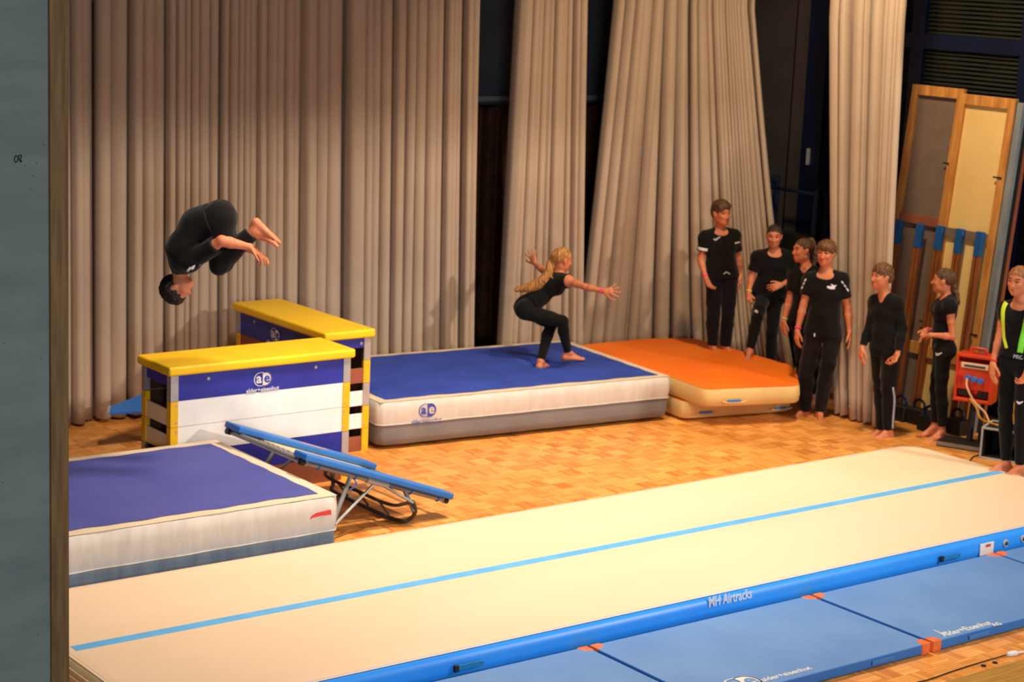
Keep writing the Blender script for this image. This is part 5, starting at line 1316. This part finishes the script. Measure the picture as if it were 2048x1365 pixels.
# --- G: behind A, profile left with earring
b0 = ground(1613, 806); wG = float(b0@HF)
tG, kG = person('person', 'girl with earring and yellow wristband looking left behind the boy with the white chest print', dict(w=wG, base=b0, s=.97, hs=.24, fem=True, nobust=True, hu=(0, 1, 0), hf=(-.93, -.06, .34), tf=(-.50, 0, .86), build=.98,
  j=dict(head=(1605, 501), neck=(1613, 536), chest=(1613, 572), waist=(1612, 610), pelvis=(1610, 643), shA=(1590, 551, -.07), elA=(1578, 602, -.04), wrA=(1568, 642, .03), tipA=(1565, 674, .05),
         shB=(1637, 553, .07), elB=(1648, 606, .02), wrB=(1645, 650, .02), tipB=(1644, 682, .03), hipA=(1600, 652, -.03), hipB=(1623, 652, .04), knA=(1603, 722, .0), knB=(1624, 722, .05), anA=(1605, 794, -.03), anB=(1625, 795, .02), toeA=(1585, 806, .05), toeB=(1612, 812, .1)),
  hair=dict(kind='pony', m='hair_brown', tail=[(1622, 483, -.10), (1629, 505, -.10), (1627, 535, -.08)], tr=[.028, .036, .034, .02]), pelvis_top=.5, to=.007, ton=.002, cuffw=1.1, cuff_at=.9, tname='leggings', hem=.0, sleeve=.62, so=.016, slo=.016, neckr=.066, neckd=.02, vneck=.05,
  bands=[('A', 'band_yellow')], handA=dict(pn=(.7, 0, -.3), tv=(-.3, 0, 1), curl=.5)))
m = MB(); m.disc(gw(1612, 513, wG-.125), V3(-.4, 0, 1), .010, .006, 12); m.build('earring', 'rail_paint', tG)

# --- H: landing on the rear mat
b0 = gz(1128, 722, .436); wH = float(b0@HF)
tH, kH = person('person', 'girl with long blond ponytail landing in a crouch on the blue mat, arms spread', dict(w=wH, base=b0, s=.94, hs=.238, fem=True, slit=False, hu=(.18, .98, 0), hf=(.82, -.22, -.42), tf=(.62, -.75, -.28), tfp=(.75, -.55, -.2), build=.92, arm=.92, thigh=1.02,
  j=dict(head=(1125, 520, .0), neck=(1117, 550), chest=(1105, 568), waist=(1081, 591), pelvis=(1055, 610), shA=(1135, 562, .15), elA=(1170, 574, .31), wrA=(1208, 583, .44), tipA=(1240, 580, .52),
         shB=(1107, 551, -.16), elB=(1086, 541, -.36), wrB=(1070, 528, -.5), tipB=(1062, 508, -.55), hipA=(1052, 624, .09), hipB=(1050, 620, -.08), knA=(1125, 643, .13), knB=(1104, 648, -.05), anA=(1136, 705, .02), anB=(1081, 723, .12), toeA=(1172, 714, -.06), toeB=(1100, 722, -.12)),
  hair=dict(kind='pony', m='hair_blond', tail=[(1100, 525, .02), (1098, 545, .05), (1085, 562, .06), (1062, 574, .06), (1032, 580, .05)], tr=[.022, .026, .036, .046, .052, .046, .02], strands=[[(1098, 545, .06), (1104, 556, .1), (1112, 558, .1), (1116, 548, .1)], [(1080, 560, .05), (1060, 566, .04), (1036, 578, .03)], [(1075, 572, .05), (1050, 582, .04), (1040, 585, .03)]], tie=(1106, 517, .0), tiem='cloth_black'),
  pelvis_top=.8, to=.006, ton=.0015, cuffw=1.0, cuff_at=.96, tname='leggings', hem=.55, sleeve=.05, so=.008, slo=.008, son=.0015, neckr=.056, sname='top', bands=[('A', 'band_pink')],
  handA=dict(pn=(.3, -.2, -1), tv=(0, -1, 0), curl=.12, spread=.9), handB=dict(pn=(.5, 0, -1), tv=(-1, 0, .2), curl=.12, spread=.9)))

# --- I: mid somersault above the front mat
wI = 14.2; cI = gw(430, 490, wI)
tI, kI = person('person', 'dark-haired boy tucked upside down in mid-air above the nearer blue mat', dict(w=wI, base=cI, s=.98, hs=.232, slit=False, hu=(-.57, -.82, .05), hf=(.80, -.56, .18), tf=(.85, -.1, 0), tfp=(.10, -1, 0), build=1.20, thigh=1.18, arm=1.12,
  j=dict(head=(354, 576, .02), neck=(360, 541), chest=(370, 497), waist=(396, 451), pelvis=(434, 438), shA=(381, 523, .16), elA=(443, 482, .25), wrA=(498, 494, .17), tipA=(530, 520, .12),
         shB=(378, 523, -.16), elB=(446, 486, -.25), wrB=(505, 500, -.13), tipB=(540, 520, -.10), hipA=(444, 440, .09), hipB=(444, 440, -.09), knA=(438, 531, .14), knB=(446, 526, -.12), anA=(508, 462, .12), anB=(504, 468, -.10), toeA=(560, 489, .12), toeB=(556, 498, -.12)),
  fuA=(-.72, -.70, .0), fuB=(-.72, -.70, .0), fs=1.0,
  hair=dict(kind='fringe', m='hair_black'), brow='hair_black', pelvis_top=.35, to=.014, ton=.004, cuff_at=.90, cuffw=1.5, hem=.30, sleeve=.80, so=.014, slo=.016, neckr=.058,
  handA=dict(pn=(-.3, -.8, 0), tv=(0, .4, .6), curl=.55), handB=dict(pn=(-.3, -.8, 0), tv=(0, .4, -.6), curl=.55)))
for a, c, w_ in (((374, 543), (381, 536), 5), ((382, 538), (391, 533), 6), ((392, 535), (400, 529), 4)): ribbon('collar_print', kI['top'], [a, c], w_, wI, 'print_white', kI['sh'])
ribbon('waistband', kI['top'], [(420, 397), (432, 399), (444, 403)], 4, wI, 'mat_cream_vinyl', kI['tr'], off=.008)
